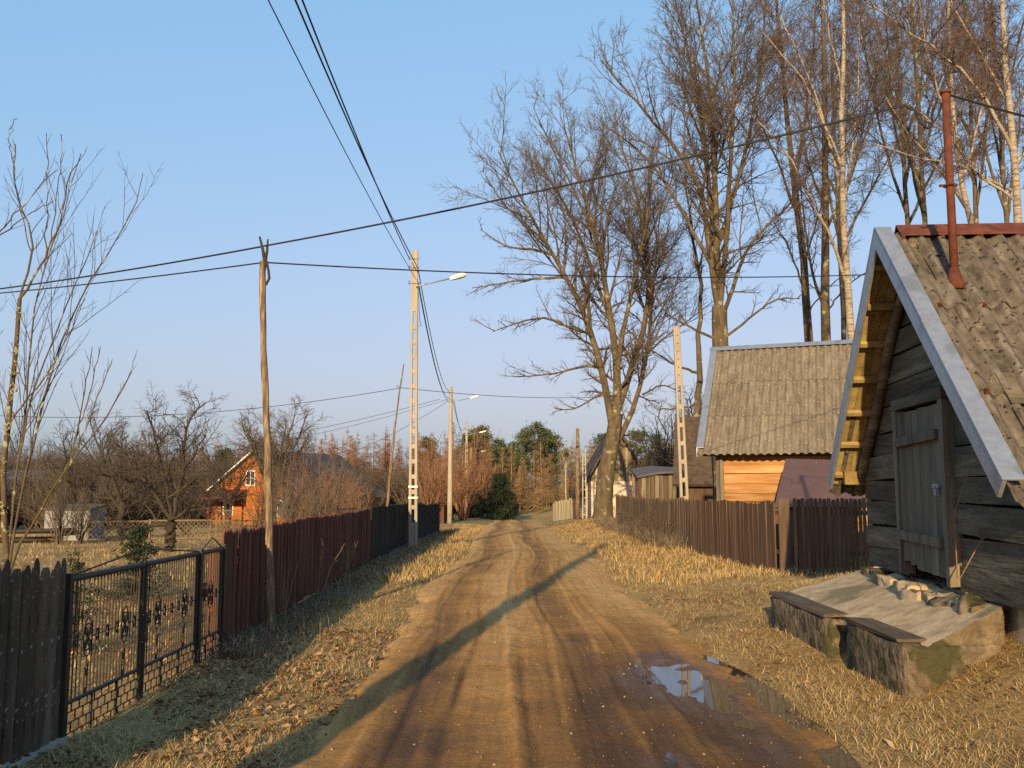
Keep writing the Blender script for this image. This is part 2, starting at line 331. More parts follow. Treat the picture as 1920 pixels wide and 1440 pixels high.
def roadmat():
    m, t, N, L, P = nt('sandy_road')
    tc = N.new('ShaderNodeTexCoord'); sx = N.new('ShaderNodeSeparateXYZ'); L.new(tc.outputs['Object'], sx.inputs[0])
    mp = N.new('ShaderNodeMapping'); mp.inputs['Scale'].default_value = (1.7, .10, 1); L.new(tc.outputs['Object'], mp.inputs[0])
    n1 = N.new('ShaderNodeTexNoise'); n1.inputs['Scale'].default_value = 1.6; n1.inputs['Detail'].default_value = 9; n1.inputs['Roughness'].default_value = .62; L.new(mp.outputs[0], n1.inputs['Vector'])
    n2 = N.new('ShaderNodeTexNoise'); n2.inputs['Scale'].default_value = 1.1; n2.inputs['Detail'].default_value = 8; L.new(tc.outputs['Object'], n2.inputs['Vector'])
    n3 = N.new('ShaderNodeTexNoise'); n3.inputs['Scale'].default_value = 55; n3.inputs['Detail'].default_value = 6; n3.inputs['Roughness'].default_value = .75; L.new(tc.outputs['Object'], n3.inputs['Vector'])
    # damp attribute: wheel lanes and the hollow by the puddle, plus painted shading of the track ridges, stored per vertex from the road's relief
    at_ = N.new('ShaderNodeAttribute'); at_.attribute_name = 'damp_ridge_shade'
    ad = N.new('ShaderNodeMath'); ad.operation = 'MULTIPLY_ADD'; ad.inputs[1].default_value = .55
    sb = N.new('ShaderNodeMath'); sb.operation = 'MULTIPLY_ADD'; sb.inputs[1].default_value = .6; sb.inputs[2].default_value = -.30; L.new(n2.outputs['Fac'], sb.inputs[0])
    L.new(n1.outputs['Fac'], ad.inputs[0])
    a2 = N.new('ShaderNodeMath'); L.new(sb.outputs[0], a2.inputs[0]); L.new(at_.outputs['Fac'], a2.inputs[1]); L.new(a2.outputs[0], ad.inputs[2])
    r = ramp(N, [(.54, .32, .125), (.42, .225, .075), (.26, .135, .045), (.115, .06, .026)], .22, 1.0); L.new(ad.outputs[0], r.inputs[0])
    r3 = ramp(N, [(.62, .6, .58), (1, 1, 1), (1.25, 1.25, 1.25)], .34, .68); L.new(n3.outputs['Fac'], r3.inputs[0])
    mx = N.new('ShaderNodeMix'); mx.data_type = 'RGBA'; mx.blend_type = 'MULTIPLY'; mx.inputs[0].default_value = .7
    L.new(r.outputs[0], mx.inputs[6]); L.new(r3.outputs[0], mx.inputs[7]); L.new(mx.outputs[2], P.inputs['Base Color'])
    rr = N.new('ShaderNodeMapRange'); rr.inputs[1].default_value = .5; rr.inputs[2].default_value = 1.05; rr.inputs[3].default_value = .95; rr.inputs[4].default_value = .62
    L.new(ad.outputs[0], rr.inputs[0])
    wa = N.new('ShaderNodeAttribute'); wa.attribute_name = 'wet'; wm = N.new('ShaderNodeMix'); wm.inputs[3].default_value = .22; L.new(wa.outputs['Fac'], wm.inputs[0]); L.new(rr.outputs[0], wm.inputs[2]); L.new(wm.outputs[0], P.inputs['Roughness'])
    ws = N.new('ShaderNodeMix'); ws.inputs[2].default_value = .12; ws.inputs[3].default_value = .4; L.new(wa.outputs['Fac'], ws.inputs[0]); L.new(ws.outputs[0], P.inputs['Specular IOR Level']); P.inputs['Specular IOR Level'].default_value = .12
    b = N.new('ShaderNodeBump'); b.inputs['Strength'].default_value = .9; b.inputs['Distance'].default_value = .018
    ms = N.new('ShaderNodeMapping'); ms.inputs['Scale'].default_value = (20, .5, 1)
    dn_ = N.new('ShaderNodeTexNoise'); dn_.inputs['Scale'].default_value = .7; dn_.inputs['Detail'].default_value = 3; L.new(tc.outputs['Object'], dn_.inputs['Vector'])
    dm_ = N.new('ShaderNodeMix'); dm_.data_type = 'VECTOR'; dm_.inputs[0].default_value = .22; L.new(tc.outputs['Object'], dm_.inputs[4]); L.new(dn_.outputs['Color'], dm_.inputs[5]); L.new(dm_.outputs[1], ms.inputs[0])      # lengthwise tyre striations
    n4 = N.new('ShaderNodeTexNoise'); n4.inputs['Scale'].default_value = 1; n4.inputs['Detail'].default_value = 5; n4.inputs['Roughness'].default_value = .6; L.new(ms.outputs[0], n4.inputs['Vector'])
    n5 = N.new('ShaderNodeTexNoise'); n5.inputs['Scale'].default_value = 13; n5.inputs['Detail'].default_value = 7; n5.inputs['Roughness'].default_value = .7; L.new(tc.outputs['Object'], n5.inputs['Vector'])
    h1 = N.new('ShaderNodeMath'); h1.operation = 'MULTIPLY_ADD'; h1.inputs[1].default_value = .9; L.new(n4.outputs['Fac'], h1.inputs[0]); L.new(n3.outputs['Fac'], h1.inputs[2])
    h2 = N.new('ShaderNodeMath'); h2.operation = 'MULTIPLY_ADD'; h2.inputs[1].default_value = 1.6; L.new(n5.outputs['Fac'], h2.inputs[0]); L.new(h1.outputs[0], h2.inputs[2])
    L.new(h2.outputs[0], b.inputs['Height']); L.new(b.outputs[0], P.inputs['Normal'])
    r4 = ramp(N, [(.80, .79, .78), (1, 1, 1), (1.08, 1.08, 1.08)], .36, .64); L.new(n4.outputs['Fac'], r4.inputs[0])
    m2 = N.new('ShaderNodeMix'); m2.data_type = 'RGBA'; m2.blend_type = 'MULTIPLY'; m2.inputs[0].default_value = .8; L.new(mx.outputs[2], m2.inputs[6]); L.new(r4.outputs[0], m2.inputs[7]); L.new(m2.outputs[2], P.inputs['Base Color'])
    return m
M['road'] = roadmat()
def watermat():
    m, t, N, L, P = nt('puddle_water')
    P.inputs['Base Color'].default_value = (.05, .035, .022, 1); P.inputs['Roughness'].default_value = .03; P.inputs['IOR'].default_value = 1.33; P.inputs['Specular IOR Level'].default_value = .6
    return m
M['water'] = watermat()

# ------------------------------------------------------------------ ground, road, puddle
xs = np.unique(np.concatenate([-np.geomspace(6, 900, 46), np.linspace(-6, 8, 120), np.geomspace(8, 900, 46)]))
ys = np.unique(np.concatenate([np.linspace(-60, 2, 30), np.linspace(2, 20, 150), np.geomspace(20, 150, 90), np.geomspace(150, 1500, 16)]))
X, Yg = np.meshgrid(xs, ys, indexing='ij'); Z = gz(X, Yg)
def gridfaces(nx, ny):
    i = np.arange(nx * ny).reshape(nx, ny)
    return np.stack([i[:-1, :-1], i[1:, :-1], i[1:, 1:], i[:-1, 1:]], -1).reshape(-1, 4)
me = set_mesh('ground', np.stack([X, Yg, Z], -1).reshape(-1, 3), [gridfaces(len(xs), len(ys))])
ground = struct(link('ground', me, M['ground'], smooth=True))

def road_centre(y): return .06 + .12 * np.sin(y * .3) * sstep(8, 14, y) + .0 * y
def puddle_hollow(x, y):
    h = np.exp(-(((x - 1.42) / .40) ** 2 + ((y - 8.3) / 1.15) ** 2)) + .42 * np.exp(-(((x - 1.62) / .26) ** 2 + ((y - 6.3) / 1.1) ** 2)) + .5 * np.exp(-(((x - .95) / .2) ** 2 + ((y - 5.6) / .5) ** 2))
    return h
TRACKS = [(-1.02, .03, .016), (-.86, .02, -.014), (-.60, .025, .012), (-.45, .03, -.016), (-.05, .035, .022), (.10, .025, -.012), (.34, .03, .018), (.46, .02, -.012), (.84, .03, .016), (.98, .025, -.014), (1.12, .03, .014)]
def road_z(x, y):
    c = road_centre(y); u = x - c
    base = np.interp(y, [-80, 22, 40, 55, 80, 105, 140, 900], [0, 0, -.2, -.4, -.85, -.75, .1, 1.0])
    crown = .012 - .02 * (u / 1.7) ** 2
    wobx = u + .10 * fbm(y * .22, y * 0 + 3, 2)
    rut = -.030 * np.exp(-((wobx + .72) / .24) ** 2) - .036 * np.exp(-((wobx - .62) / .28) ** 2) + .016 * np.exp(-((wobx + .02) / .05) ** 2) + .012 * np.exp(-((wobx - .26) / .04) ** 2) + .012 * np.exp(-((wobx - 1.0) / .06) ** 2)
    ridg = .010 * fbm(wobx * 9, y * .35, 3) + .009 * fbm(wobx * 26, y * .6, 2) + .006 * fbm(x * 14, y * 14, 2)
    for p_, w_, h_ in TRACKS: ridg = ridg + h_ * np.exp(-((wobx - p_ - .05 * np.sin(y * .45 + p_ * 9)) / w_) ** 2)
    n = .014 * fbm(x * 3, y * 3, 4)
    wide = np.where(u > 0, .22, -.36)
    edge = -.11 * sstep(1.5, 2.15, np.abs(u) - wide + .35 * fbm(x * 1.3, y * 1.3, 3) + .12 * fbm(x * 5, y * 5, 2))
    return base + crown + rut + ridg + n + edge - puddle_hollow(x, y) * (.046 + .045 * fbm(x * 5 + 2, y * 5, 3))
rx = np.unique(np.concatenate([np.linspace(-2.3, -1.3, 22), np.linspace(-1.3, 1.5, 150), np.linspace(1.5, 2.9, 36)]))
ry = np.unique(np.concatenate([np.linspace(-8, 3.5, 24), np.linspace(3.5, 16, 270), np.geomspace(16, 78, 110)]))
RX, RY = np.meshgrid(rx, ry, indexing='ij'); RX = RX + road_centre(RY) * 0
RZ = road_z(RX, RY)
me = set_mesh('dirt_road', np.stack([RX, RY, RZ], -1).reshape(-1, 3), [gridfaces(len(rx), len(ry))])
u = RX - road_centre(RY); wx = u + .10 * fbm(RY * .22, RY * 0 + 3, 2)
damp_ridge_shade = .38 * np.exp(-((wx + .75) / .34) ** 2) + .42 * np.exp(-((wx - .62) / .40) ** 2) + .55 * np.clip(puddle_hollow(RX, RY) * 1.4, 0, 1) + .30 * np.exp(-((u - 1.35) / .35) ** 2) * sstep(17, 10, RY) - .25 * sstep(-1.0, -1.5, u) + .34 * sstep(13, 4.5, RY)
for p_, w_, h_ in TRACKS: damp_ridge_shade -= 14 * h_ * np.exp(-((wx - p_ - .05 * np.sin(RY * .45 + p_ * 9)) / (w_ * 1.3)) ** 2) * np.clip(.6 + 1.6 * fbm(RX * 2 + 9 * p_, RY * .5, 3), 0, 1.4)  # track ridges lightened, grooves darkened: relief shading put into the colour
wet = np.clip(puddle_hollow(RX, RY) * 1.6 + .5 * fbm(RX * 3, RY * 3, 3) - .15, 0, 1)
a = me.attributes.new('wet', 'FLOAT', 'POINT'); a.data.foreach_set('value', wet.ravel().astype(np.float32))
a = me.attributes.new('damp_ridge_shade', 'FLOAT', 'POINT'); a.data.foreach_set('value', damp_ridge_shade.ravel().astype(np.float32))
road = struct(link('dirt_road', me, M['road'], smooth=True))

q = np.linspace(0, 2 * math.pi, 48, endpoint=False)
pv = [(1.48 + .70 * math.cos(k), 7.3 + 2.9 * math.sin(k), -.030) for k in q]
mb = MB(); mb.add(pv, [tuple(range(48))]); w = mb.build('puddle_water', M['water']); struct(w)

# ------------------------------------------------------------------ grass, leaves, pebbles
def blades(x, y, L, W, el, g, z0=None, curl=.5):
    n = len(x); z = gz(x, y) if z0 is None else z0
    az = g.random(n) * 2 * math.pi
    d = np.stack([np.cos(az), np.sin(az)], 1); s = np.stack([-d[:, 1], d[:, 0]], 1)
    e2 = el - curl * g.random(n)
    P0 = np.stack([x, y, z - .004], 1)
    P1 = P0 + np.concatenate([d * (L * .5 * np.cos(el))[:, None], (L * .5 * np.sin(el))[:, None]], 1)
    P2 = P1 + np.concatenate([d * (L * .5 * np.cos(e2))[:, None], (L * .5 * np.sin(e2))[:, None]], 1)
    S = np.concatenate([s * (W / 2)[:, None], np.zeros((n, 1))], 1)
    V = np.stack([P0 - S, P0 + S, P1 - S * .8, P1 + S * .8, P2], 1).reshape(-1, 3)
    b = np.arange(n)[:, None] * 5
    return V, b + np.array([[0, 1, 3, 2]]), b + np.array([[2, 3, 4]])
def stuff_blades(name, label, cat, sets, m):
    Vs = []; Q = []; T = []; off = 0
    for V, q4, t3 in sets:
        Vs.append(V); Q.append(q4 + off); T.append(t3 + off); off += len(V)
    o = link(name, set_mesh(name, np.concatenate(Vs), [np.concatenate(Q), np.concatenate(T)]), m)
    tag(o, label, cat); return struct(o, 'stuff')

def scatter(n, x0, x1, y0, y1, g, keep, near=True):
    x = x0 + (x1 - x0) * g.random(n)
    y = y0 * (y1 / y0) ** g.random(n) if near else y0 + (y1 - y0) * g.random(n)
    k = keep(x, y); return x[k], y[k]
def verge_keep(x, y):
    c = road_centre(y); u = np.abs(x - c) + .45 * fbm(x * 1.1 + 5, y * 1.1, 4)
    lim = np.where(x < c, 1.10, 1.74 + .1 * sstep(12, 8.5, y))
    dens = np.clip((u - lim) / .45, 0, 1) * np.clip(.95 + 1.5 * fbm(x * .9, y * .9, 3) + .9 * fbm(x * 4 + 3, y * 4, 2), .08, 1.3)
    inap = (x > 2.95) & (x < 4.2) & (y > 7.25) & (y < 11.1)
    return (rng.random(len(x)) < dens) & ~inap
g = np.random.default_rng(11)
sets = []
x, y = scatter(150000, 1.3, 4.6, 4.0, 16, g, verge_keep)
sets.append(blades(x, y, .04 + .075 * g.random(len(x)), .0035 + .003 * g.random(len(x)), g.random(len(x)) ** 2 * .8 + .05, g))
x, y = scatter(105000, -2.85, -.85, 4.0, 16, g, verge_keep)
sets.append(blades(x, y, .04 + .07 * g.random(len(x)), .0035 + .003 * g.random(len(x)), g.random(len(x)) ** 2 * .8 + .05, g))
x, y = scatter(46000, 1.3, 5.4, 16, 52, g, verge_keep)
sets.append(blades(x, y, .08 + .14 * g.random(len(x)), .008 + .008 * g.random(len(x)), g.random(len(x)) ** 1.5 * 1.1 + .1, g))
x, y = scatter(28000, -3.1, -.95, 16, 52, g, verge_keep)
sets.append(blades(x, y, .08 + .14 * g.random(len(x)), .008 + .008 * g.random(len(x)), g.random(len(x)) ** 1.5 * 1.1 + .1, g))
stuff_blades('verge_grass', 'matted dry straw-coloured grass on both road verges', 'grass', sets, M['grass'])
sets = []
x, y = scatter(38000, -26, -3.1, 7, 40, g, lambda x, y: x < -3.0)
sets.append(blades(x, y, .08 + .14 * g.random(len(x)), .007 + .010 * g.random(len(x)), g.random(len(x)) ** 1.5 * 1.1 + .1, g))
stuff_blades('garden_grass', 'dry yellow lawn grass in the garden behind the gate', 'grass', sets, M['grass'])
sets = []
x = -2.62 + .22 * rng.normal(size=9000); y = 8.8 + 32 * rng.random(9000) ** 1.5
k = x > -2.85 - .008 * y; x = x[k]; y = y[k]
sets.append(blades(x, y, .10 + .22 * g.random(len(x)), .004 + .004 * g.random(len(x)), .5 + .8 * g.random(len(x)), g, curl=.8))
x = 3.9 + .9 * rng.random(5000); y = 24 + 22 * rng.random(5000)
sets.append(blades(x, y, .15 + .5 * g.random(len(x)), .006 + .006 * g.random(len(x)), .5 + .8 * g.random(len(x)), g, curl=.8))
stuff_blades('fence_weeds', 'grey-brown dead weeds standing along the feet of the fences', 'weeds', sets, M['weed'])

def leaves(name, label, x, y, size, m):
    n = len(x); z = gz(x, y) + .012 + .02 * g.random(n)
    az = g.random(n) * 6.28; tl = g.normal(0, .35, (n, 2))
    a = np.stack([np.cos(az), np.sin(az), tl[:, 0]], 1); b = np.stack([-np.sin(az), np.cos(az), tl[:, 1]], 1)
    c = np.stack([x, y, z], 1); s = size * (.35 + 1.3 * g.random(n) ** 1.6)[:, None]
    V = np.stack([c - a * s, c - b * s * .55 + [0, 0, .008], c + a * s, c + b * s * .55 + [0, 0, .012]], 1).reshape(-1, 3)
    k = np.arange(n)[:, None] * 4
    o = link(name, set_mesh(name, V, [k + np.array([[0, 1, 2]]), k + np.array([[0, 2, 3]])]), m)
    return struct(tag(o, label, 'leaves'), 'stuff')
x, y = scatter(5200, -2.8, -1.0, 3.6, 11, g, lambda x, y: fbm(x * 1.5, y * 1.5, 2) > -.12)
x2, y2 = scatter(1500, 1.5, 4.4, 4.5, 15, g, lambda x, y: fbm(x * 2, y * 2, 2) > .05)
x3 = 4.4 + 1.6 * g.normal(size=5000); y3 = 47 + 4.5 * g.normal(size=5000); k = x3 > 1.9
x4 = -3.2 - 4 * g.random(4500); y4 = 5.5 + 9 * g.random(4500)
leaves('fallen_leaves', 'brown fallen leaves lying in the grass by the road and under the big tree', np.concatenate([x, x2, x3[k], x4]), np.concatenate([y, y2, y3[k], y4]), .024, M['dryleaf'])

n = 2400
x = 1.5 * g.normal(size=n) * .8 + .1 + .75 * g.random(n); y = 4.2 * (22 / 4.2) ** g.random(n); k = np.abs(x) < 2.1; x = x[k]; y = y[k]; n = len(x)
s = .003 + .011 * g.random(n) ** 5; z = np.maximum(road_z(x, y), gz(x, y)) + s * .3
oct_ = np.array([[1, 0, 0], [0, 1, 0], [-1, 0, 0], [0, -1, 0], [0, 0, .7], [0, 0, -.7]])
V = (np.stack([x, y, z], 1)[:, None, :] + oct_[None] * s[:, None, None] * (1 + .35 * g.normal(size=(n, 6, 1)))).reshape(-1, 3)
F = np.array([[0, 1, 4], [1, 2, 4], [2, 3, 4], [3, 0, 4], [1, 0, 5], [2, 1, 5], [3, 2, 5], [0, 3, 5]])
o = link('pebbles', set_mesh('pebbles', V, [(np.arange(n)[:, None, None] * 6 + F[None]).reshape(-1, 3)]), M['pebble'])
struct(tag(o, 'small pale pebbles strewn over the dirt road', 'pebbles'), 'stuff')

# ------------------------------------------------------------------ corrugated sheets
def sheet_mesh(name, waves, wave, length, amp=.034, th=.008, rows=4):
    n = waves * 8 + 1; xs_ = np.linspace(0, waves * wave, n); yy = np.linspace(0, length, rows)
    A, B = np.meshgrid(xs_, yy, indexing='ij')
    top = np.stack([A, B, amp * np.cos(A / wave * 2 * math.pi)], -1).reshape(-1, 3)
    f = gridfaces(n, rows); N_ = n * rows
    V = np.concatenate([top, top - [0, 0, th]])
    i = np.arange(N_).reshape(n, rows); rim = []
    for e in (i[:, 0], i[:, -1][::-1], i[0, :][::-1], i[-1, :]):
        rim.append(np.stack([e[:-1], e[1:], e[1:] + N_, e[:-1] + N_], 1))
    V = np.concatenate([V, V])          # the cut edges have vertices of their own, so shading stays crisp
    return set_mesh(name, V, [f, f[:, ::-1] + N_, np.concatenate(rim) + 2 * N_])
def lay_sheets(me, m, parent, origin, xdir, ddir, cols_, rows_, wpitch, lpitch, jit=.012, name='roof_sheet', yscale=1):
    """origin = upper corner, xdir along the ridge, ddir down the slope (parent's frame)"""
    xd = Vector(xdir).normalized(); dd = Vector(ddir).normalized(); nn = xd.cross(dd)
    if nn.z < 0: nn = -nn
    for r in range(rows_):
        for c in range(cols_):
            o = link(name, me, m, parent, True)
            p = Vector(origin) + xd * (c * wpitch) + dd * (r * lpitch + random.uniform(-jit, jit)) + nn * ((rows_ - 1 - r) * .016 + (c % 2) * .005)
            tl = random.uniform(-.004, .004)
            mx = Matrix((xd, dd + xd * tl, nn)).transposed().to_4x4(); mx.translation = p
            o.matrix_local = mx @ Matrix.Diagonal((1, yscale, 1, 1))

def quad_plank(uv, v0, v1):
    """a plank whose face is the polygon uv (u, z) in a gable plane, between depths v0 and v1 of the hut frame"""
    mb = MB(); mb.prism([(v0, -u_, z_) for u_, z_ in uv], (v0, 0, 0), (v1, 0, 0)); return mb

# ------------------------------------------------------------------ log hut on the right
HA = rad(6.0)
hut = empty('log_hut', (3.769, 11.2, 0), 'small weathered log hut with mossy corrugated roof and low plank door', 'hut', rz=-HA)
UR, ZR, UN, ZN, ZF = 2.38, 4.12, 5.02, 1.66, 1.72
def uf(z): return max(.28, UR * (z - ZF) / (ZR - ZF)) if z > ZF else .28
def un(z): return min(4.8, UN - (UN - UR) * (z - ZN) / (ZR - ZN)) if z > ZN else 4.8
zs = [.74]; hh = [.25, .23, .27, .22, .26, .24, .28, .22, .27, .25, .24, .28, .3, .3]
for h in hh: zs.append(zs[-1] + h)
for i in range(len(zs) - 1):
    z0, z1 = zs[i] + random.uniform(.002, .014), zs[i + 1] - random.uniform(.002, .016)
    z0 = min(z0, 3.9); z1 = min(z1, 3.98)
    if z1 - z0 < .05: continue
    a0, a1, b0, b1 = uf(z0) + .05, uf(z1) + .05, un(z0) - .05, un(z1) - .05
    if b1 - a1 < .1: a1 = b1 = (a1 + b1) / 2
    segs = [(a0, a1, b0, b1)]
    if z0 < 2.45 and z1 > .8: segs = [(a0, a1, 1.79, 1.79), (3.17, 3.17, b0, b1)]
    for (p0, p1, r0, r1) in segs:
        v = .35 + random.uniform(-.02, .02); k = random.uniform(-.018, .018); e = random.uniform(-.012, .012)
        mid = (p0 + r0) / 2
        quad_plank([(p0, z0 + k), (mid, z0 + e * .5), (r0, z0 - k), (r1, z1 - k), ((p1 + r1) / 2, z1 + e), (p1, z1 + k)], v, v + .12).build('wall_plank', M['logwood'], hut)
mb = MB(); mb.box((.42 + .06, -.24, 1.25), (.14, .15, 1.1)); mb.build('corner_post', M['logwood'], hut)
# side and back walls, foundation
mb = MB(); mb.box((3.3, -.36, 1.22), (5.7, .12, 1.0)); mb.box((3.3, -4.72, 1.22), (5.7, .12, 1.0)); mb.box((6.1, -2.5, 1.5), (.1, 4.3, 1.6)); mb.build('side_wall', M['logwood'], hut)
mb = MB(); mb.box((3.25, -2.54, .36), (5.62, 4.46, .74)); mb.build('foundation', M['apron'], hut)
# door
door = link('door', None, None, hut); door.empty_display_size = .1
door.name = 'door'
w_ = 1.2 / 6
for k in range(6):
    mb = MB(); u0 = 1.86 + k * w_; zb = .90 - .012 * k + random.uniform(-.015, .015); zt = 2.36 + random.uniform(-.01, .01)
    mb.prism([(.285, -(u0 + .004), zb), (.285, -(u0 + w_ - .004), zb + random.uniform(-.02, .02)), (.285, -(u0 + w_ - .004), zt), (.285, -(u0 + .004), zt)], (0, 0, 0), (.03 + random.uniform(0, .006), 0, 0))
    mb.build('door_plank', M['doorwood'], door)
for zz, tl in ((1.16, -.01), (2.08, .012)):
    mb = MB(); mb.bar((.262, -1.86, zz - tl), (.262, -3.03, zz + tl), .045, .085); mb.build('batten', M['doorwood'], door)
mb = MB(); mb.box((.255, -2.97, 1.64), (.02, .16, .035)); mb.box((.245, -3.0, 1.585), (.03, .05, .06)); mb.tube([(.245, -3.0 + .02 * math.cos(t), 1.615 + .028 * math.sin(t)) for t in np.linspace(0, math.pi, 6)], .005, 5); mb.build('padlock', M['steel'], door)
for u_ in (1.80, 3.12):
    mb = MB(); mb.box((.33, -u_, 1.62), (.13, .10, 1.66), jit=.006); mb.build('door_frame', M['doorwood'], hut)
mb = MB(); mb.box((.33, -2.46, 2.44), (.14, 1.45, .11), jit=.01); mb.build('lintel', M['logwood'], hut)
# roof
nearL = math.hypot(UN - UR, ZR - ZN); farL = math.hypot(UR, ZR - ZF)
dn = Vector((0, -(UN - UR), -(ZR - ZN))).normalized(); df = Vector((0, UR, -(ZR - ZF))).normalized()
sh = sheet_mesh('roof_sheet', 6, .177, nearL / 3 + .10, rows=5)
lay_sheets(sh, M['asbestosmoss'], hut, Vector((.04, -UR, ZR - .085)), (1, 0, 0), dn, 6, 3, 1.062 - .0, nearL / 3)
sh2 = sheet_mesh('far_roof_sheet', 6, .177, farL / 3 + .10, rows=3)
lay_sheets(sh2, M['asbestosmoss'], hut, Vector((.04, -UR, ZR - .085)), (1, 0, 0), df, 6, 3, 1.062, farL / 3)
for r_ in range(3):
    for c_ in range(7):
        p_ = Vector((.22 + c_ * .354, -UR, ZR - .085)) + dn * (nearL * (r_ + .12) / 3 + .02 * (c_ % 2)); nb_ = Vector((1, 0, 0)).cross(dn); nb_ = nb_ if nb_.z > 0 else -nb_
        mb = MB(); mb.tube([p_ + nb_ * .03, p_ + nb_ * .085, p_ + nb_ * .095], [.018, .016, .006], 6); mb.build('roof_bolt', M['rust'], hut)
mb = MB(); cap = [(0, -UR + .16, ZR - .12), (0, -UR, ZR + .035), (0, -UR - .15, ZR - .10), (0, -UR - .15, ZR - .112), (0, -UR, ZR + .02), (0, -UR + .16, ZR - .132)]
mb.prism([(.2, p[1], p[2]) for p in cap], (0, 0, 0), (6.3, 0, -.06)); mb.build('ridge_cap', M['rust'], hut)
for nm, (ua, za), (ub, zb) in (('near', (UR, ZR), (UN, ZN)), ('far', (UR, ZR), (0, ZF))):
    t = Vector((0, -(ub - ua), zb - za)).normalized(); nrm = Vector((1, 0, 0)).cross(t)
    if nrm.z < 0: nrm = -nrm
    A = Vector((0, -ua, za)); B = Vector((0, -ub, zb)); dep = .145
    down = Vector((0, 0, -dep / abs(nrm.z) * .98)) if nm == 'near' else -nrm * dep
    Ad = A + Vector((0, 0, -dep / nrm.z)); Bd = B - nrm * dep
    bb = MB(); bb.prism([A, B, Bd, Ad], (0, 0, 0), (.028, 0, 0)); bo = bb.build('bargeboard', M['steel'], hut)
    # folded top of the flashing, in two lengths with a lap
    wid = .145 if nm == 'near' else .13
    L_ = (B - A).length
    for s0, s1, lift in ((0, .46, .006), (.45, 1.0, .0)):
        q0 = A + t * (L_ * s0) + nrm * (.006 + lift); q1 = A + t * (L_ * s1) + nrm * (.006 + lift)
        mb = MB(); mb.prism([q0 + Vector((-.004, 0, 0)), q1 + Vector((-.004, 0, 0)), q1 + Vector((wid, 0, .0)), q0 + Vector((wid, 0, 0))], (0, 0, 0), nrm * .010); mb.build('flashing', M['steel'], bo)
# boards, battens and log rafter under the far overhang
A = Vector((0, -UR, ZR)); nf = Vector((1, 0, 0)).cross(df); nf = nf if nf.z > 0 else -nf
for k, (v0, v1) in enumerate(((.03, .115), (.12, .205), (.21, .30))):
    mb = MB(); o0 = A + df * .12 - nf * .085; o1 = A + df * (farL - .02) - nf * (.085 + .004 * (k % 2))
    mb.prism([o0 + Vector((v0, 0, 0)), o0 + Vector((v1, 0, 0)), o1 + Vector((v1, 0, 0)), o1 + Vector((v0, 0, 0))], (0, 0, 0), nf * .014); mb.build('soffit_board', M['soffit'], hut)
for k in range(7):
    s_ = farL * (k + .75) / 7.2; c = A + df * s_ - nf * .125
    mb = MB(); mb.bar(c + Vector((.03, 0, 0)), c + Vector((.42, 0, 0)), .045, .055, up=nf); mb.build('purlin', M['soffit'], hut)
for dd_, LL, nn_ in ((df, farL, nf), (dn, nearL, Vector((0, dn.z, -dn.y)) if False else Vector((1, 0, 0)).cross(dn) * (-1 if Vector((1, 0, 0)).cross(dn).z < 0 else 1))):
    mb = MB(); pts = [A + dd_ * (LL * k / 6) - nn_ * (.215 + .012 * math.sin(k * 1.7)) + Vector((.31 + .012 * math.sin(k * 2.3), 0, 0)) for k in range(7)]
    mb.tube(pts, [.045, .05, .052, .055, .056, .058, .06], 8); mb.build('rafter', M['logwood'], hut, True)
for u_, z_ in ((.16, 1.72), (4.55, 1.66)):
    mb = MB(); mb.box((.62 if u_ < 1 else .95, -u_ - .1, z_ + .02), (1.0, .16, .15), jit=.012); mb.build('wall_plate', M['soffit'], hut)

vine = empty('dry_vine', (3.75, 8.0, .78), 'thin dry brown vine arching across the hut wall right of the door', 'vine')
for pts_ in ([(1795, 1085), (1790, 960), (1815, 890), (1850, 830), (1868, 790)], [(1800, 1085), (1830, 1030), (1860, 985), (1858, 930), (1850, 860)], [(1788, 960), (1840, 1010), (1895, 1000), (1890, 950), (1870, 900)]):
    mb = MB(); pp_ = [Vector(at(a_, b_, 7.55 - .0016 * (a_ - 1790))) - Vector((3.75, 8.0, .78)) for a_, b_ in pts_]; mb.tube(pp_, [.006, .005, .005, .004, .003], 5); mb.build('stem', M['tantwig'], vine, True)

# ------------------------------------------------------------------ sloping concrete apron in front of the hut
apron = empty('cellar_apron', (3.5, 9.0, 0.05), 'sloping cracked concrete apron with mossy stone front below the hut door', 'apron')
def xw(y): return 4.117 - .1051 * (11.163 - y)
import bmesh
def rock_block(name, x0, x1, y0, y1, z0, z1, m, parent, amp=.035, cuts=7, off=(0, 0, 0)):
    bm = bmesh.new(); bmesh.ops.create_cube(bm, size=1)
    bmesh.ops.subdivide_edges(bm, edges=bm.edges[:], cuts=cuts, use_grid_fill=True)
    for v in bm.verts:
        p = Vector((x0 + (v.co.x + .5) * (x1 - x0), y0 + (v.co.y + .5) * (y1 - y0), z0 + (v.co.z + .5) * (z1 - z0)))
        from mathutils import noise
        d = noise.noise_vector(p * 3.1) * amp + noise.noise_vector(p * 9) * amp * .5
        v.co = p + d - Vector(off)
    me_ = bpy.data.meshes.new(name); bm.to_mesh(me_); bm.free()
    return link(name, me_, m, parent, True)
AO = (3.5, 9.0, .05)
rock_block('stone_block', 2.95, 3.50, 8.92, 10.9, -.15, .40, M['stone'], apron, off=AO)
rock_block('stone_block', 2.95, 4.15, 7.16, 8.46, -.15, .43, M['stone'], apron, off=AO)
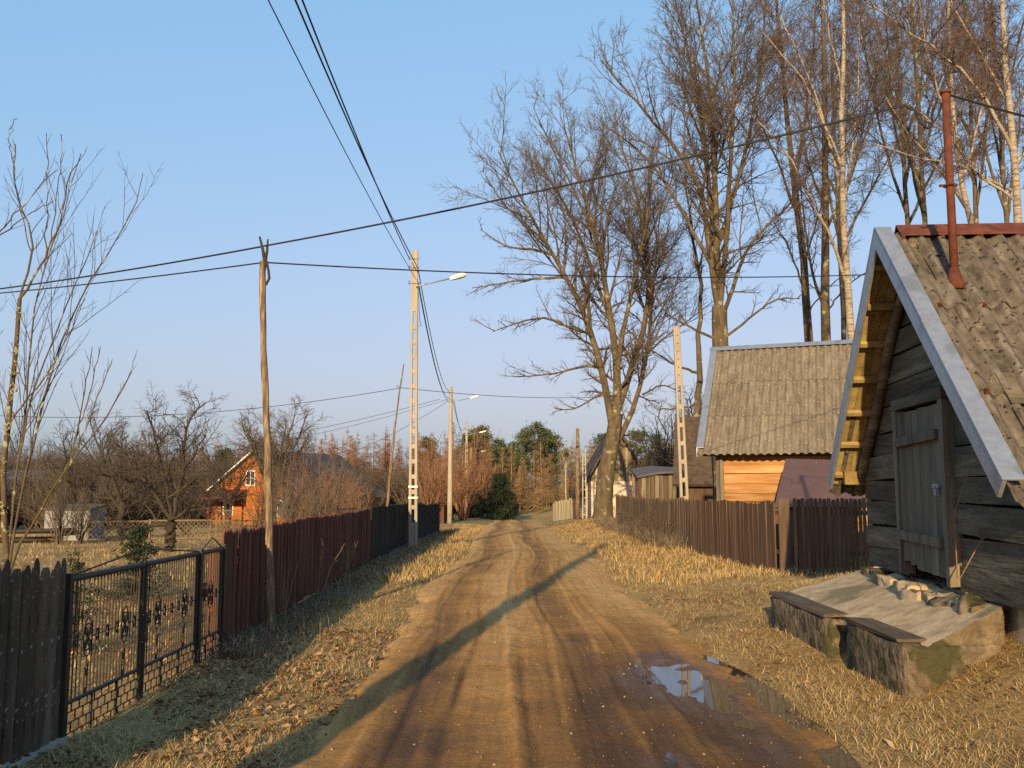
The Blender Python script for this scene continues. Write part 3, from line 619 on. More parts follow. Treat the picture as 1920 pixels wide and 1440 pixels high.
def slab(y0, y1, z0, seed):
    ny, ns = 44, 26
    yy = np.linspace(y0, y1, ny); ss = np.linspace(0, 1, ns); YY, SS = np.meshgrid(yy, ss, indexing='ij')
    fx = 3.12 + .03 * fbm(YY * 6 + seed, YY * 0, 3)
    YY = YY + .03 * fbm(SS * 9 + seed, SS * 0 + YY * .01, 3) * ((np.abs(YY - y0) < .05) | (np.abs(YY - y1) < .05))
    XX = fx + (xw(YY) + .02 - fx) * SS
    ZZ = z0 + .29 * SS + .006 * fbm(XX * 9, YY * 9, 4) + .008 * fbm(XX * 1.5 + seed, YY * 1.5, 2)
    V = np.stack([XX - AO[0], YY - AO[1], ZZ - AO[2]], -1).reshape(-1, 3); nV = len(V)
    i = np.arange(nV).reshape(ny, ns); low = V.copy(); low[:, 2] = -.1; rim = []
    for e in (i[:, 0][::-1], i[0, :], i[-1, :][::-1], i[:, -1]): rim.append(np.stack([e[:-1], e[1:], e[1:] + nV, e[:-1] + nV], 1))
    link('slab', set_mesh('slab', V, [gridfaces(ny, ns)]), M['apron'], apron, True)
    link('rubble_side', set_mesh('rubble_side', np.concatenate([V, low]), [np.concatenate(rim)]), M['stone'], apron)
slab(8.72, 11.0, .415, 0); slab(7.2, 8.69, .435, 5)
for k in range(16):
    y_ = 7.35 + 3.5 * (k + random.random() * .8) / 16; x_ = xw(y_) - .05 - .07 * random.random(); w_ = .05 + .09 * random.random()
    rock_block('mortar_chunk', x_ - w_, x_ + w_, y_ - w_ * 1.4, y_ + w_ * 1.4, .58, .695 + .035 * random.random(), M['stone' if k % 3 == 0 else 'apron'], apron, amp=.075, cuts=4, off=AO)
for y0, y1, z_ in ((9.0, 10.86, .43), (7.32, 8.44, .465)):
    mb = MB(); mb.box((3.06 - AO[0], (y0 + y1) / 2 - AO[1], z_ - AO[2]), (.23, y1 - y0, .03), jit=.012); mb.build('plank_cap', M['cap'], apron)

# ------------------------------------------------------------------ corrugated-roof barn
E_ = at(1308, 842, 21.6); Rl = at(1335, 655, 24.3)
qd = Vector((Rl[0] - E_[0], Rl[1] - E_[1])).normalized(); D_ = math.hypot(Rl[0] - E_[0], Rl[1] - E_[1]); rd = Vector((qd.y, -qd.x))
barn = empty('plank_barn', (E_[0], E_[1], .05), 'plank barn with grey corrugated roof behind the brown board fence', 'barn', rz=math.atan2(rd.y, rd.x))
ze = E_[2] - .05; zr = Rl[2] - .05; sl = math.hypot(D_, zr - ze); ddn = Vector((0, -D_, ze - zr)).normalized()
shb = sheet_mesh('roof_sheet', 6, .177, sl / 3 + .12, amp=.026, rows=4)
lay_sheets(shb, M['asbestos'], barn, Vector((.0, D_, zr - .04)), (1, 0, 0), ddn, 7, 3, 1.062, sl / 3, jit=.03)
lay_sheets(shb, M['asbestos'], barn, Vector((.0, D_, zr - .04)), (1, 0, 0), Vector((0, D_, ze - zr)).normalized(), 7, 3, 1.062, sl / 3, jit=.02, name='far_roof_sheet')
mb = MB(); mb.prism([(-.05, D_ + .14, zr - .06), (-.05, D_, zr + .06), (-.05, D_ - .14, zr - .06), (-.05, D_, zr + .035)], (0, 0, 0), (7.6, 0, .03)); mb.build('ridge_cap', M['steel'], barn)
for sgn in (-1, 1):
    a_ = Vector((-.03, D_, zr + .04)); b_ = Vector((-.03, D_ + sgn * D_, ze + .02))
    mb = MB(); mb.prism([a_, b_, b_ + Vector((0, 0, -.19)), a_ + Vector((0, 0, -.22))], (0, 0, 0), (.03, 0, 0)); mb.prism([a_ + Vector((0, 0, .012)), b_ + Vector((0, 0, .012)), b_ + Vector((.17, 0, .012)), a_ + Vector((.17, 0, .012))], (0, 0, 0), (0, 0, .012))
    mb.build('verge_flashing', M['steel'], barn)
z_ = .0; k = 0
while z_ < ze - .12:
    h = .19 + .05 * ((k * 7) % 3) / 2
    mb = MB(); mb.box((3.8, .42 + random.uniform(-.008, .008), z_ + h / 2), (6.7, .05, h - .012), jit=.005); mb.build('wall_plank', M['newwood'], barn); z_ += h; k += 1
for xk in (.40, .49):
    mb = MB(); mb.box((xk, .36, ze / 2 - .02), (.08, .04, ze - .1), jit=.006); mb.build('corner_board', M['doorwood'], barn)
mb = MB(); mb.box((3.7, .25, ze - .08), (7.2, .14, .13), jit=.02); mb.build('eave_beam', M['logwood'], barn)
mb = MB(); mb.prism([(.42, .45, -.2), (.42, 2 * D_ - .45, -.2), (.42, 2 * D_ - .45, ze - .1), (.42, D_, zr - .15), (.42, .45, ze - .1)], (0, 0, 0), (.08, 0, 0)); mb.box((3.9, 2 * D_ - .45, ze / 2), (6.9, .08, ze)); mb.box((7.2, D_, ze / 2), (.08, 2 * D_ - .9, ze)); mb.build('side_wall', M['darkboard'], barn)

# ------------------------------------------------------------------ lean-to with a brown metal roof
p = [at(1473, 860, 20.4), at(1640, 864, 20.2), at(1640, 950, 18.3), at(1452, 950, 18.3)]
lt = empty('lean_to', (p[3][0], p[3][1], .08), 'low lean-to with smooth brown metal roof in front of the barn', 'shed')
o3 = np.array([p[3][0], p[3][1], .08]); Q = [Vector(a_ - o3) for a_ in p]
nq = (Q[1] - Q[0]).cross(Q[3] - Q[0]).normalized(); nq = nq if nq.z > 0 else -nq
mb = MB(); mb.prism(Q, (0, 0, 0), nq * -.02); rf = mb.build('roof_panel', M['brownsheet'], lt)
mb = MB()
for fx_ in (.1, .35, .6, .85):
    for fy_ in (.08, .5, .92):
        c = Q[0].lerp(Q[1], fx_).lerp(Q[3].lerp(Q[2], fx_), fy_) + nq * .004; mb.box(c, (.02, .02, .01))
mb.build('screw', M['steel'], rf)
mb = MB(); mb.box(Q[3].lerp(Q[2], .5) * .5 + Vector((.05, .1, 0)), (Q[2].x - .1, .05, Q[3].z)); mb.build('front_wall', M['darkboard'], lt)
mb = MB(); mb.prism([Vector((Q[3].x + .06, Q[3].y + .12, 0)), Vector((Q[0].x + .06, Q[0].y, 0)), Q[0] + Vector((.06, 0, -.06)), Q[3] + Vector((.06, .12, -.05))], (0, 0, 0), (.04, 0, 0)); mb.build('side_wall', M['darkboard'], lt)

# ------------------------------------------------------------------ fences
def board_mesh(name, w, h, t, top):
    """top: 'point', 'slant', 'round', 'flat'; origin at the foot, face across local x"""
    if top == 'point': poly = [(-w / 2, 0), (w / 2, 0), (w / 2, h - w * .7), (0, h), (-w / 2, h - w * .7)]
    elif top == 'slant': poly = [(-w / 2, 0), (w / 2, 0), (w / 2, h - w * .35), (w * .1, h), (-w / 2, h - w * .1)]
    elif top == 'round': poly = [(-w / 2, 0), (w / 2, 0), (w / 2, h - w * .8), (w * .38, h - w * .3), (w * .15, h), (-w * .15, h), (-w * .38, h - w * .3), (-w / 2, h - w * .8)]
    else: poly = [(-w / 2, 0), (w / 2, 0), (w / 2, h), (-w / 2, h)]
    mb = MB(); mb.prism([(a, -t / 2, b) for a, b in poly], (0, 0, 0), (0, t, 0)); return mb.mesh(name)
def fence(name, label, p0, p1, pitch, variants, m, rail_m, hz, rails=(.3, .85), jit=.02, lean=.012, post_every=2.4, plinth=None, side=-1, bname='board', zoff=0, group=None, tone=None):
    p0 = Vector(p0); p1 = Vector(p1); L_ = (p1 - p0).length; t = (p1 - p0).normalized(); n_ = int(L_ / pitch)
    root = empty(name, (p0.x, p0.y, gz1(p0.x, p0.y) + zoff), label, 'fence', group, rz=math.atan2(t.y, t.x)); z0 = root.location.z
    def lz(s): q_ = p0 + t * s; return gz1(q_.x, q_.y) + zoff - z0
    for k in range(n_):
        s = (k + .5) * pitch
        o = link(bname, random.choice(variants), m, root)
        o.location = (s, random.uniform(-.004, .004), lz(s) + random.uniform(-jit, jit) + (.09 if plinth else .03))
        o.rotation_euler = (random.uniform(-.01, .01), random.uniform(-lean, lean), random.uniform(-.03, .03))
    for zz in rails:
        mb = MB(); K = max(2, int(L_ / 3)); pts = [(s, -side * .035, lz(s) + zz * hz) for s in np.linspace(0, L_, K)]
        for a_, b_ in zip(pts[:-1], pts[1:]): mb.bar(a_, b_, .035, .07)
        mb.build('rail', rail_m, root)
    s = .06
    while s < L_:
        mb = MB(); mb.box((s, -side * .10, lz(s) + hz * .44), (.09, .09, hz * .98)); mb.build('post', rail_m, root); s += post_every
    if plinth:
        mb = MB(); K = max(2, int(L_ / 2)); pts = [(s, side * .01, lz(s) + .02) for s in np.linspace(0, L_, K)]
        for a_, b_ in zip(pts[:-1], pts[1:]): mb.bar(a_, b_, .09, .14)
        mb.build('plinth', plinth, root)
    return root
def xl(y): return -2.80 - .008 * (y - 6)
V_near = [board_mesh('picket', w_, h_, .024, 'round') for w_, h_ in ((.088, 1.08), (.082, 1.11), (.09, 1.05), (.08, 1.09))]
fence('picket_fence', 'dark weathered picket fence with rounded lichen-grey tops left of the iron gate', (xl(2.6) + .0, 2.6, 0), (xl(6.0), 6.0, 0), .112, V_near, M['picket'], M['picket'], 1.1, rails=(.25, .78), side=-1, plinth=M['concrete'], bname='picket', zoff=-.05)
V_red = [board_mesh('board', .082, h_, .02, 'point') for h_ in (1.10, 1.12, 1.11)]
fence('red_board_fence', 'red-brown board fence with pointed tops beside the forked wooden pole', (xl(9.25), 9.25, 0), (xl(19.4), 19.4, 0), .087, V_red, M['redpaint'], M['redpaint'], 1.1, jit=.006, lean=.003, plinth=M['stone'], side=-1, zoff=-.02)
V_blk = [board_mesh('board', .082, h_, .02, 'slant') for h_ in (1.10, 1.13, 1.11)]
fence('black_board_fence', 'black painted board fence running behind the tall lattice lamp pole', (xl(19.45), 19.45, 0), (xl(40), 40, 0), .088, V_blk, M['blackpaint'], M['blackpaint'], 1.1, jit=.008, lean=.004, plinth=M['stone'], side=-1, zoff=0)
V_br = [board_mesh('board', w_, 1.24 + d_, .022, 'flat') for w_ in (.112, .118) for d_ in (0, .02, -.015)]
fence('brown_board_fence', 'brown weathered board fence beside the unlit slotted concrete pole', (4.45, 23.0, 0), (4.70, 16.75, 0), .121, V_br, M['brownboard'], M['brownboard'], 1.25, side=-1, jit=.012, lean=.008)
V_sl = [board_mesh('slat', .058, 1.28 + d_, .03, 'flat') for d_ in (0, .015, -.01)]
fence('slatted_gate_fence', 'narrow brown slatted fence panel closing the gap to the log hut', (4.93, 16.55, 0), (6.5, 16.1, 0), .072, V_sl, M['brownboard'], M['brownboard'], 1.25, side=-1, jit=.008, lean=.006, bname='slat')
mb = MB(); mb.box((0, 0, .62), (.20, .05, 1.36), jit=.006); pb = mb.build('gate_post_board', M['darkboard']); pb.location = (4.79, 16.6, gz1(4.79, 16.6)); tag(pb, 'wide brown board standing between the board fence and the slatted panel', 'post')
V_dk = [board_mesh('picket', .098, 1.25 + d_, .022, 'point') for d_ in (0, .04, -.05, .02)]
fence('dark_picket_fence', 'long dark pointed picket fence between the big tree and the slotted pole', (5.25, 47.5, 0), (4.5, 23.3, 0), .125, V_dk, M['darkboard'], M['darkboard'], 1.25, side=-1, jit=.03, lean=.015, bname='picket')
V_pl = [board_mesh('picket', .10, 1.3 + d_, .022, 'point') for d_ in (0, .05, -.06)]
M['palewood'] = mat('pale_green_wood', [(.22, .20, .12), (.36, .32, .20), (.42, .38, .26)], 3, (1, 1, .2), bump=.4, rand=.25)
fence('pale_picket_fence', 'pale greenish picket fence beyond the big tree near the brick house', (2.95, 68, 0), (3.95, 61.5, 0), .125, V_pl, M['palewood'], M['palewood'], 1.3, side=-1, jit=.05, lean=.02, bname='picket')
fence('short_brown_fence', 'short brown fence piece meeting the brick house behind the big tree', (3.97, 61.4, 0), (4.35, 60.6, 0), .125, V_dk, M['brownboard'], M['brownboard'], 1.3, side=-1, jit=.02, bname='picket')
V_far = [board_mesh('board', .12, 1.15 + d_, .022, 'flat') for d_ in (0, .03)]
fence('reddish_far_fence', 'reddish board fence between the round lamp pole and the white-slotted pole', (-4.2, 58, 0), (-4.7, 76, 0), .16, V_far, M['redpaint'], M['redpaint'], 1.1, side=-1)

# lattice fences
def lattice_fence(label, p0, p1, h, z_lift=0, bay=1.8, step=.17, m=None):
    p0 = Vector(p0); p1 = Vector(p1); L_ = (p1 - p0).length; t = (p1 - p0).normalized()
    root = empty('lattice_fence', (p0.x, p0.y, gz1(p0.x, p0.y)), label, 'fence', rz=math.atan2(t.y, t.x)); z0 = root.location.z
    nb = max(1, round(L_ / bay)); b_ = L_ / nb
    for k in range(nb + 1):
        q_ = p0 + t * (k * b_); mb = MB(); mb.box((k * b_, 0, gz1(q_.x, q_.y) - z0 + (h + z_lift) / 2), (.07, .07, h + z_lift + .1)); mb.build('post', M['lattice'], root)
    for k in range(nb):
        mb = MB(); x0, x1 = k * b_ + .04, (k + 1) * b_ - .04; q_ = p0 + t * ((k + .5) * b_); zb = gz1(q_.x, q_.y) - z0 + z_lift; zt = zb + h
        mb.bar((x0, 0, zb), (x1, 0, zb), .03, .04); mb.bar((x0, 0, zt), (x1, 0, zt), .03, .05)
        for sg, yo in ((1, -.008), (-1, .008)):
            c = x0 - h
            while c < x1 + h:
                a0, b0_ = (c, zb), (c + sg * h, zt)
                s0 = 0; s1 = 1
                dx = b0_[0] - a0[0]
                ta = sorted([(x0 - a0[0]) / dx, (x1 - a0[0]) / dx]); s0 = max(0, ta[0]); s1 = min(1, ta[1])
                if s1 > s0 + .02: mb.bar((a0[0] + dx * s0, yo, zb + h * s0), (a0[0] + dx * s1, yo, zb + h * s1), .008, .016)
                c += step
        o = mb.build('lattice_panel', M['lattice'], root); o['kind'] = 'stuff'
    return root
lattice_fence('low diamond lattice fence across the back of the lawn', (-14.6, 32.5, 0), (-8.6, 33.5, 0), .62, .05)
lattice_fence('tall two-tier lattice fence in front of the orange house', (-11.6, 37, 0), (-6.4, 38, 0), .9, .1)
lattice_fence('pale lattice trellis rising above the black board fence', (-5.7, 30.5, 0), (-3.25, 41.5, 0), .55, .55, step=.2)

# ------------------------------------------------------------------ wrought-iron gate
GX = -2.80; gate = empty('iron_gate', (GX, 5.98, -.02), 'ornate black wrought-iron double gate with wicket beside the picket fence', 'gate', rz=rad(90))
def grod(pts, r=.006, n=5): return [(a_, 0, b_) for a_, b_ in pts], r
def gate_leaf(x0, x1, rise, nm='gate_leaf', orn=2):
    leaf = link(nm, None, None, gate)
    w_ = x1 - x0; zt, zm, zb = 1.06, .29, .03
    mb = MB(); mb.tube([(x0, 0, zt), (x1, 0, zt)], .022, 8); mb.tube([(x0, 0, zm), (x1, 0, zm)], .014, 6); mb.tube([(x0, 0, zb), (x1, 0, zb)], .018, 6)
    for xx in (x0 + .02, x1 - .02): mb.box((xx, 0, (zt + zb) / 2), (.035, .03, zt - zb))
    mb.build('leaf_frame', M['gatemetal'], leaf)
    nb = round(w_ / .052); bar = MB()
    bar.tube([(0, 0, zm), (0, 0, zt)], .0052, 5); bme = bar.mesh('bar')
    oc = [x0 + w_ * (k + .5) / orn for k in range(orn)]
    for k in range(1, nb):
        xx = x0 + w_ * k / nb
        if any(abs(xx - c) < .058 for c in oc): continue
        o = link('bar', bme, M['gatemetal'], leaf); o.location = (xx, 0, 0)
    for c in oc:   # ellipse with interlaced loops, stepped rod above, flag-shaped hooks below
        mb = MB(); zc = .66; r = .0055
        mb.tube([(c + .062 * math.cos(t), 0, zc + .125 * math.sin(t)) for t in np.linspace(0, 2 * math.pi, 25)], r, 5)
        for sg in (-1, 1):
            mb.tube([(c + sg * .05 * math.sin(t * 2), .004 * sg, zc + .085 * math.cos(t)) for t in np.linspace(0, 2 * math.pi, 25)], .0045, 4)
            mb.tube([(c - .05, sg * .005, zc + sg * .03), (c - .02, 0, zc + sg * .065), (c, 0, zc + sg * .02), (c + .02, 0, zc + sg * .065), (c + .05, 0, zc + sg * .03)], .0045, 4)
        zz = zc + .125; pts = [(c, 0, zz)]
        sgn = 1
        while zz < zt - .05:
            pts += [(c + sgn * .012, 0, zz + .035), (c - sgn * .012, 0, zz + .04)]; zz += .06
        pts.append((c, 0, zt)); mb.tube(pts, r, 4)
        mb.tube([(c - .03, 0, zc - .20), (c + .045, 0, zc - .165)], r, 4); mb.tube([(c - .02, 0, zc - .19), (c - .03, 0, zm)], r, 4); mb.tube([(c + .02, 0, zc - .18), (c + .014, 0, zm)], r, 4)
        mb.box((c - .014, 0, zc - .225), (.03, .008, .05)); mb.box((c - .02, 0, zm + .03), (.03, .008, .04))
        mb.tube([(c, 0, zc - .125), (c, 0, zc - .19)], r, 4)
        mb.build('ornament', M['gatemetal'], leaf)
    mb = MB()     # chain of small diamonds at mid height
    stops = [x0] + oc + [x1]
    for a_, b_ in zip(stops[:-1], stops[1:]):
        a2 = a_ + (.062 if a_ in oc else .03); b2 = b_ - (.062 if b_ in oc else .03); nd = max(1, int((b2 - a2) / .13))
        mb.tube([(a2, 0, .66), (b2, 0, .66)], .004, 4)
        for k in range(nd):
            cx = a2 + (b2 - a2) * (k + .5) / nd; mb.tube([(cx - .022, 0, .66), (cx, 0, .70), (cx + .022, 0, .66), (cx, 0, .62), (cx - .022, 0, .66)], .005, 4)
    mb.build('diamond_chain', M['gatemetal'], leaf)
    mb = MB()     # low brick-pattern grid
    for j in range(1, 4):
        zz = zb + (zm - zb) * j / 4; mb.tube([(x0, 0, zz), (x1, 0, zz)], .0055, 4)
    for j in range(4):
        z0_, z1_ = zb + (zm - zb) * j / 4, zb + (zm - zb) * (j + 1) / 4; c = x0 + .06 + (.055 if j % 2 else 0)
        while c < x1 - .03: mb.tube([(c, 0, z0_), (c, 0, z1_)], .0055, 4); c += .11
    for k in range(1, 3):
        c = x0 + w_ * k / 3; mb.tube([(c, 0, zb), (c, 0, zm)], .012, 6)
    mb.build('lower_grid', M['gatemetal'], leaf)
    mb = MB()
    if rise == 'peak': pts = [(x0, 0, zt + .02), ((x0 + x1) / 2 - .01, 0, zt + .115), ((x0 + x1) / 2 + .03, 0, zt + .115), (x1, 0, zt + .02)]
    else:
        a_, b_ = (x0, x1) if rise == 'up' else (x1, x0)
        sg = 1 if b_ > a_ else -1
        pts = [(a_, 0, zt + .02), (b_ - sg * .05, 0, zt + .115), (b_ - sg * .015, 0, zt + .105), (b_ - sg * .012, 0, zt + .05), (b_ - sg * .035, 0, zt + .02)]
    mb.tube(pts, .0065, 5); mb.build('top_scroll', M['gatemetal'], leaf)
    return leaf
gate_leaf(.03, 1.22, 'up'); gate_leaf(1.25, 2.46, 'down'); gate_leaf(2.55, 3.14, 'peak', 'wicket', 1)
for xx, w_ in ((0, .035), (2.505, .075), (3.2, .07)):
    mb = MB(); mb.box((xx, 0, .5), (w_, .06, 1.14)); mb.box((xx, 0, 1.085), (w_ * .9, .055, .03)); mb.build('gate_post', M['gatemetal'], gate)
mb = MB(); mb.box((1.185, -.035, .60), (.06, .05, .22)); mb.tube([(1.185, -.06, .64), (1.185, -.09, .64), (1.14, -.09, .64)], .007, 5); mb.build('lock_case', M['gatemetal'], gate)
mb = MB(); mb.box((2.60, -.03, .70), (.05, .04, .07)); mb.tube([(2.575 + .0, -.03, .735), (2.58, -.03, .79), (2.62, -.03, .79), (2.625, -.03, .735)], .006, 5); mb.build('padlock', M['rust'], gate)

# ------------------------------------------------------------------ poles and lamps
def orient(o, a_, b_, roll=0):
    z_ = (Vector(b_) - Vector(a_)).normalized(); x_ = Vector((1, 0, 0)); x_ = (x_ - z_ * x_.dot(z_)).normalized(); y_ = z_.cross(x_)
    o.matrix_world = Matrix.Translation(Vector(a_)) @ Matrix((x_, y_, z_)).transposed().to_4x4() @ Matrix.Rotation(roll, 4, 'Z')
def lattice_shaft(parent, H, wb, wt, s0, s1, pitch, dep=.17, m=None):
    mb = MB(); W = lambda z: wb + (wt - wb) * z / H
    rw = lambda z: W(z) * .33
    for sg in (-1, 1):
        K = 14; ring = []
        for k in range(K + 1):
            z = H * k / K; a_ = sg * W(z) / 2; b_ = a_ - sg * rw(z); d_ = dep * (1 - .35 * z / H) / 2; c_ = .015
            x0_, x1_ = min(a_, b_), max(a_, b_)
            ring.append([(x0_, -d_ + c_, z), (x0_ + c_, -d_, z), (x1_ - c_, -d_, z), (x1_, -d_ + c_, z), (x1_, d_ - c_, z), (x1_ - c_, d_, z), (x0_ + c_, d_, z), (x0_, d_ - c_, z)])
        vv = [p_ for r_ in ring for p_ in r_]; ff = [(k * 8 + j, k * 8 + (j + 1) % 8, (k + 1) * 8 + (j + 1) % 8, (k + 1) * 8 + j) for k in range(K) for j in range(8)]
        ff += [tuple(range(8))[::-1], tuple(K * 8 + j for j in range(8))]; mb.add(vv, ff)
    def web(z0, z1, fil=True):
        w0 = W(z0) / 2 - rw(z0) + .01; w1 = W(z1) / 2 - rw(z1) + .01; d_ = dep * (1 - .35 * z0 / H) / 2 * .72
        poly = [(-w0, z0), (-w0 * .55, z0 + .03), (w0 * .55, z0 + .03), (w0, z0), (w1, z1), (w1 * .55, z1 - .03), (-w1 * .55, z1 - .03), (-w1, z1)] if fil else [(-w0, z0), (w0, z0), (w1, z1), (-w1, z1)]
        mb.prism([(a_, -d_, b_) for a_, b_ in poly], (0, 0, 0), (0, 2 * d_, 0))
    web(0.0, s0, False); web(s1, H - .002, False)
    z = s0 + pitch
    while z < s1 - .1: web(z - .085, z + .085); z += pitch
    return mb.build('shaft', m or M['concrete'], parent)
def lamp(parent, z, dx=.55, dz=.16, head=.52, side=1):
    mb = MB(); mb.tube([(.05 * side, -.08, z - .02), (.12 * side, -.09, z + .02), (dx * side, -.09, z + dz)], .02, 6); arm = mb.build('lamp_arm', M['steel'], parent, True)
    t = Vector((dx - .12, 0, dz - .02)).normalized(); x0 = Vector((dx, -.09, z + dz)); secs = []
    mb = MB(); prof = [(0, .045, .04, .04), (.12, .07, .05, .05), (.32, .10, .06, .055), (.62, .12, .075, .05), (.9, .11, .06, .04), (1.0, .06, .03, .02)]
    for f_, hw, up_, dn_ in prof:
        c = x0 + t * (f_ * head); secs.append([(c.x * side if side < 0 else c.x, c.y + sy * hw, c.z + zz) for sy, zz in ((-1, 0), (-.7, up_), (.7, up_), (1, 0), (.75, -dn_), (-.75, -dn_))])
    vv = [p_ for s_ in secs for p_ in s_]; n = len(secs)
    mb.add(vv, [(k * 6 + j, k * 6 + (j + 1) % 6, (k + 1) * 6 + (j + 1) % 6, (k + 1) * 6 + j) for k in range(n - 1) for j in range(6)] + [tuple(range(6))[::-1], tuple((n - 1) * 6 + j for j in range(6))])
    mb.build('lamp_head', M['lampshell'], arm)
def hooks(parent, zs_, r=.1):
    for z in zs_:
        mb = MB(); mb.tube([(-r - .06, -.06, z), (-r, -.06, z), (r, -.06, z), (r + .05, -.06, z + .01), (r + .06, -.06, z + .05)], .009, 5); mb.tube([(-r - .05, -.06, z - .03), (-r - .05, -.06, z + .07)], .028, 6); mb.build('insulator_bracket', M['steel'], parent)

P1b = Vector((-2.70, 25.75, gz1(-2.7, 25.75) - .05)); P1t = Vector(at(778, 470, 25.75))
pole1 = empty('lamp_pole', P1b, 'tall slotted concrete lamp pole in front of the black fence', 'lamp post'); orient(pole1, P1b, P1t); H1 = (P1t - P1b).length
lattice_shaft(pole1, H1, .25, .175, .75, H1 - 1.75, .415, dep=.15)
lamp(pole1, H1 - 1.05, 1.0, .22, .46); hooks(pole1, (H1 - .25, H1 - .5, H1 - .95), .10)
for zz in (1.42, 1.72): 
    mb = MB(); mb.box((0, 0, zz), (.256, .165, .05)); mb.build('white_band', M['whitepaint'], pole1)
mb = MB(); mb.tube([(.1, -.11, H1 - 1.1), (.13, -.12, H1 - 1.4), (.16, -.12, H1 - 2.0), (.2, -.12, H1 - 2.15), (.14, -.12, H1 - 2.2)], .008, 5); mb.build('cable_drop', M['cable'], pole1)

P0b = Vector((-2.55, -.35, -.05)); P0t = P0b + Vector((0, 0, 8.3))
pole0 = empty('lamp_pole', P0b, 'slotted concrete pole just outside the left edge whose long shadow crosses the road', 'lamp post'); orient(pole0, P0b, P0t, rad(30))
lattice_shaft(pole0, 8.3, .34, .22, 1.6, 6.5, .42)

P2b = Vector((at(843, 985, 55.8)[0], 55.8, gz1(-3.7, 55.8) - .05)); P2t = Vector(at(845.5, 725, 55.8))
pole2 = empty('lamp_pole', P2b, 'round grey concrete lamp pole at the end of the black fence', 'lamp post'); orient(pole2, P2b, P2t); H2 = (P2t - P2b).length
mb = MB(); mb.tube([(0, 0, H2 * k / 6) for k in range(7)], [.155 - .05 * k / 6 for k in range(7)], 16); mb.build('shaft', M['concrete'], pole2, True)
lamp(pole2, H2 - .95, 1.15, .25, .55); hooks(pole2, (H2 - .25, H2 - .85), .12)
P3b = Vector((at(873, 985, 79.7)[0], 79.7, gz1(-3.9, 79.7) - .05)); P3t = Vector(at(875, 795, 79.7))
pole3 = empty('lamp_pole', P3b, 'slotted pale concrete lamp pole half hidden by the reddish bushes', 'lamp post'); orient(pole3, P3b, P3t); H3 = (P3t - P3b).length
lattice_shaft(pole3, H3, .27, .19, .9, H3 - 1.7, .45); lamp(pole3, H3 - .95, 1.1, .22, .6)
P4b = Vector((-4.6, 105, gz1(-4.6, 105) - .05)); P4t = P4b + Vector((0, 0, 7.2))
pole4 = empty('lamp_pole', P4b, 'farthest lamp pole, only its lamp showing above the far bushes', 'lamp post'); orient(pole4, P4b, P4t)
lattice_shaft(pole4, 7.2, .27, .19, .9, 5.6, .45); lamp(pole4, 6.5, 1.1, .22, .6)
R1b = Vector((4.74, 25.7, gz1(4.74, 25.7) - .05)); R1t = Vector(at(1268, 612, 25.5))
poleR = empty('concrete_pole', R1b, 'leaning unlit slotted concrete pole at the end of the brown board fence', 'pole'); orient(poleR, R1b, R1t); HR = (R1t - R1b).length
lattice_shaft(poleR, HR, .25, .18, .85, HR - 1.65, .50)
mb = MB()
for k in range(6): mb.box((0, -.08, HR - .25 - .22 * k), (.02, .02, .02))
mb.build('bolt_hole', M['blackpaint'], poleR)
F1b = Vector((at(1083, 965, 59)[0], 59, gz1(4.2, 59))); F1t = Vector(at(1083, 803, 59))
poleF = empty('utility_pole', F1b, 'thin brown utility pole standing before the brick house', 'pole'); orient(poleF, F1b, F1t)
mb = MB(); mb.tube([(0, 0, 0), (0, 0, (F1t - F1b).length)], [.16, .11], 10); mb.build('shaft', M['roughwood'], poleF, True)
mb = MB(); mb.bar((.32, 0, 0), (.32, 0, 4.4), .07, .07); mb.bar((.55, 0, 0), (.48, 0, 4.4), .07, .07)
for k in range(8): mb.bar((.32, 0, .3 + k * .52), (.53, 0, .3 + k * .52), .05, .05)
mb.build('support_strut', M['concrete'], poleF)

def wobbly(name, label, pts, r, m, cat, n=14, wob=.008):
    q_, rr = resample(pts, r[0], r[1], n, wob, g); root = empty(name, q_[0], label, cat)
    V_, F_ = tubes(q_[None] - q_[0], (rr * (1 + .08 * g.normal(size=n)))[None], 9); link('shaft', set_mesh(name, V_, [F_]), m, root, True); return root, q_
wp, wq = wobbly('wooden_pole', 'crooked peeled wooden pole with forked top in front of the red fence', [(-2.62, 10.35, -.05), at(505, 1000, 10.4), at(500, 800, 10.45), at(492, 600, 10.5), at(492, 490, 10.5)], (.049, .032), M['roughwood'], 'pole', 18, .003)
tp = wq[-1] - wq[0]; mb = MB(); mb.tube([tp + [.005, 0, -.25], tp + [.03, 0, -.02], tp + [-.0, 0, .14], tp + [-.04, 0, .29]], [.02, .022, .018, .012], 6); mb.tube([tp + [.03, 0, -.02], tp + [.05, 0, .12], tp + [.055, 0, .26]], [.02, .016, .01], 6)
mb.tube([tp + [.05, 0, 0], tp + [.075, 0, -.12], tp + [.085, 0, -.2], tp + [.05, 0, -.27], tp + [.02, 0, -.28]], .015, 6); mb.build('fork', M['darkbark'], wp, True)
lp, lq = wobbly('leaning_pole', 'thin leaning wooden pole carrying a wire behind the black fence', [(at(722, 960, 37)[0], 37, gz1(-5, 37)), at(735, 850, 37), at(748, 740, 37), at(757, 682, 37)], (.07, .025), M['roughwood'], 'pole', 14, .01)
tp = Vector(at(752, 727, 37) - lq[0]); mb = MB(); mb.tube([tp, tp + Vector((-.12, 0, .03)), tp + Vector((-.17, 0, .1))], .015, 5); mb.build('hook', M['darkbark'], lp)

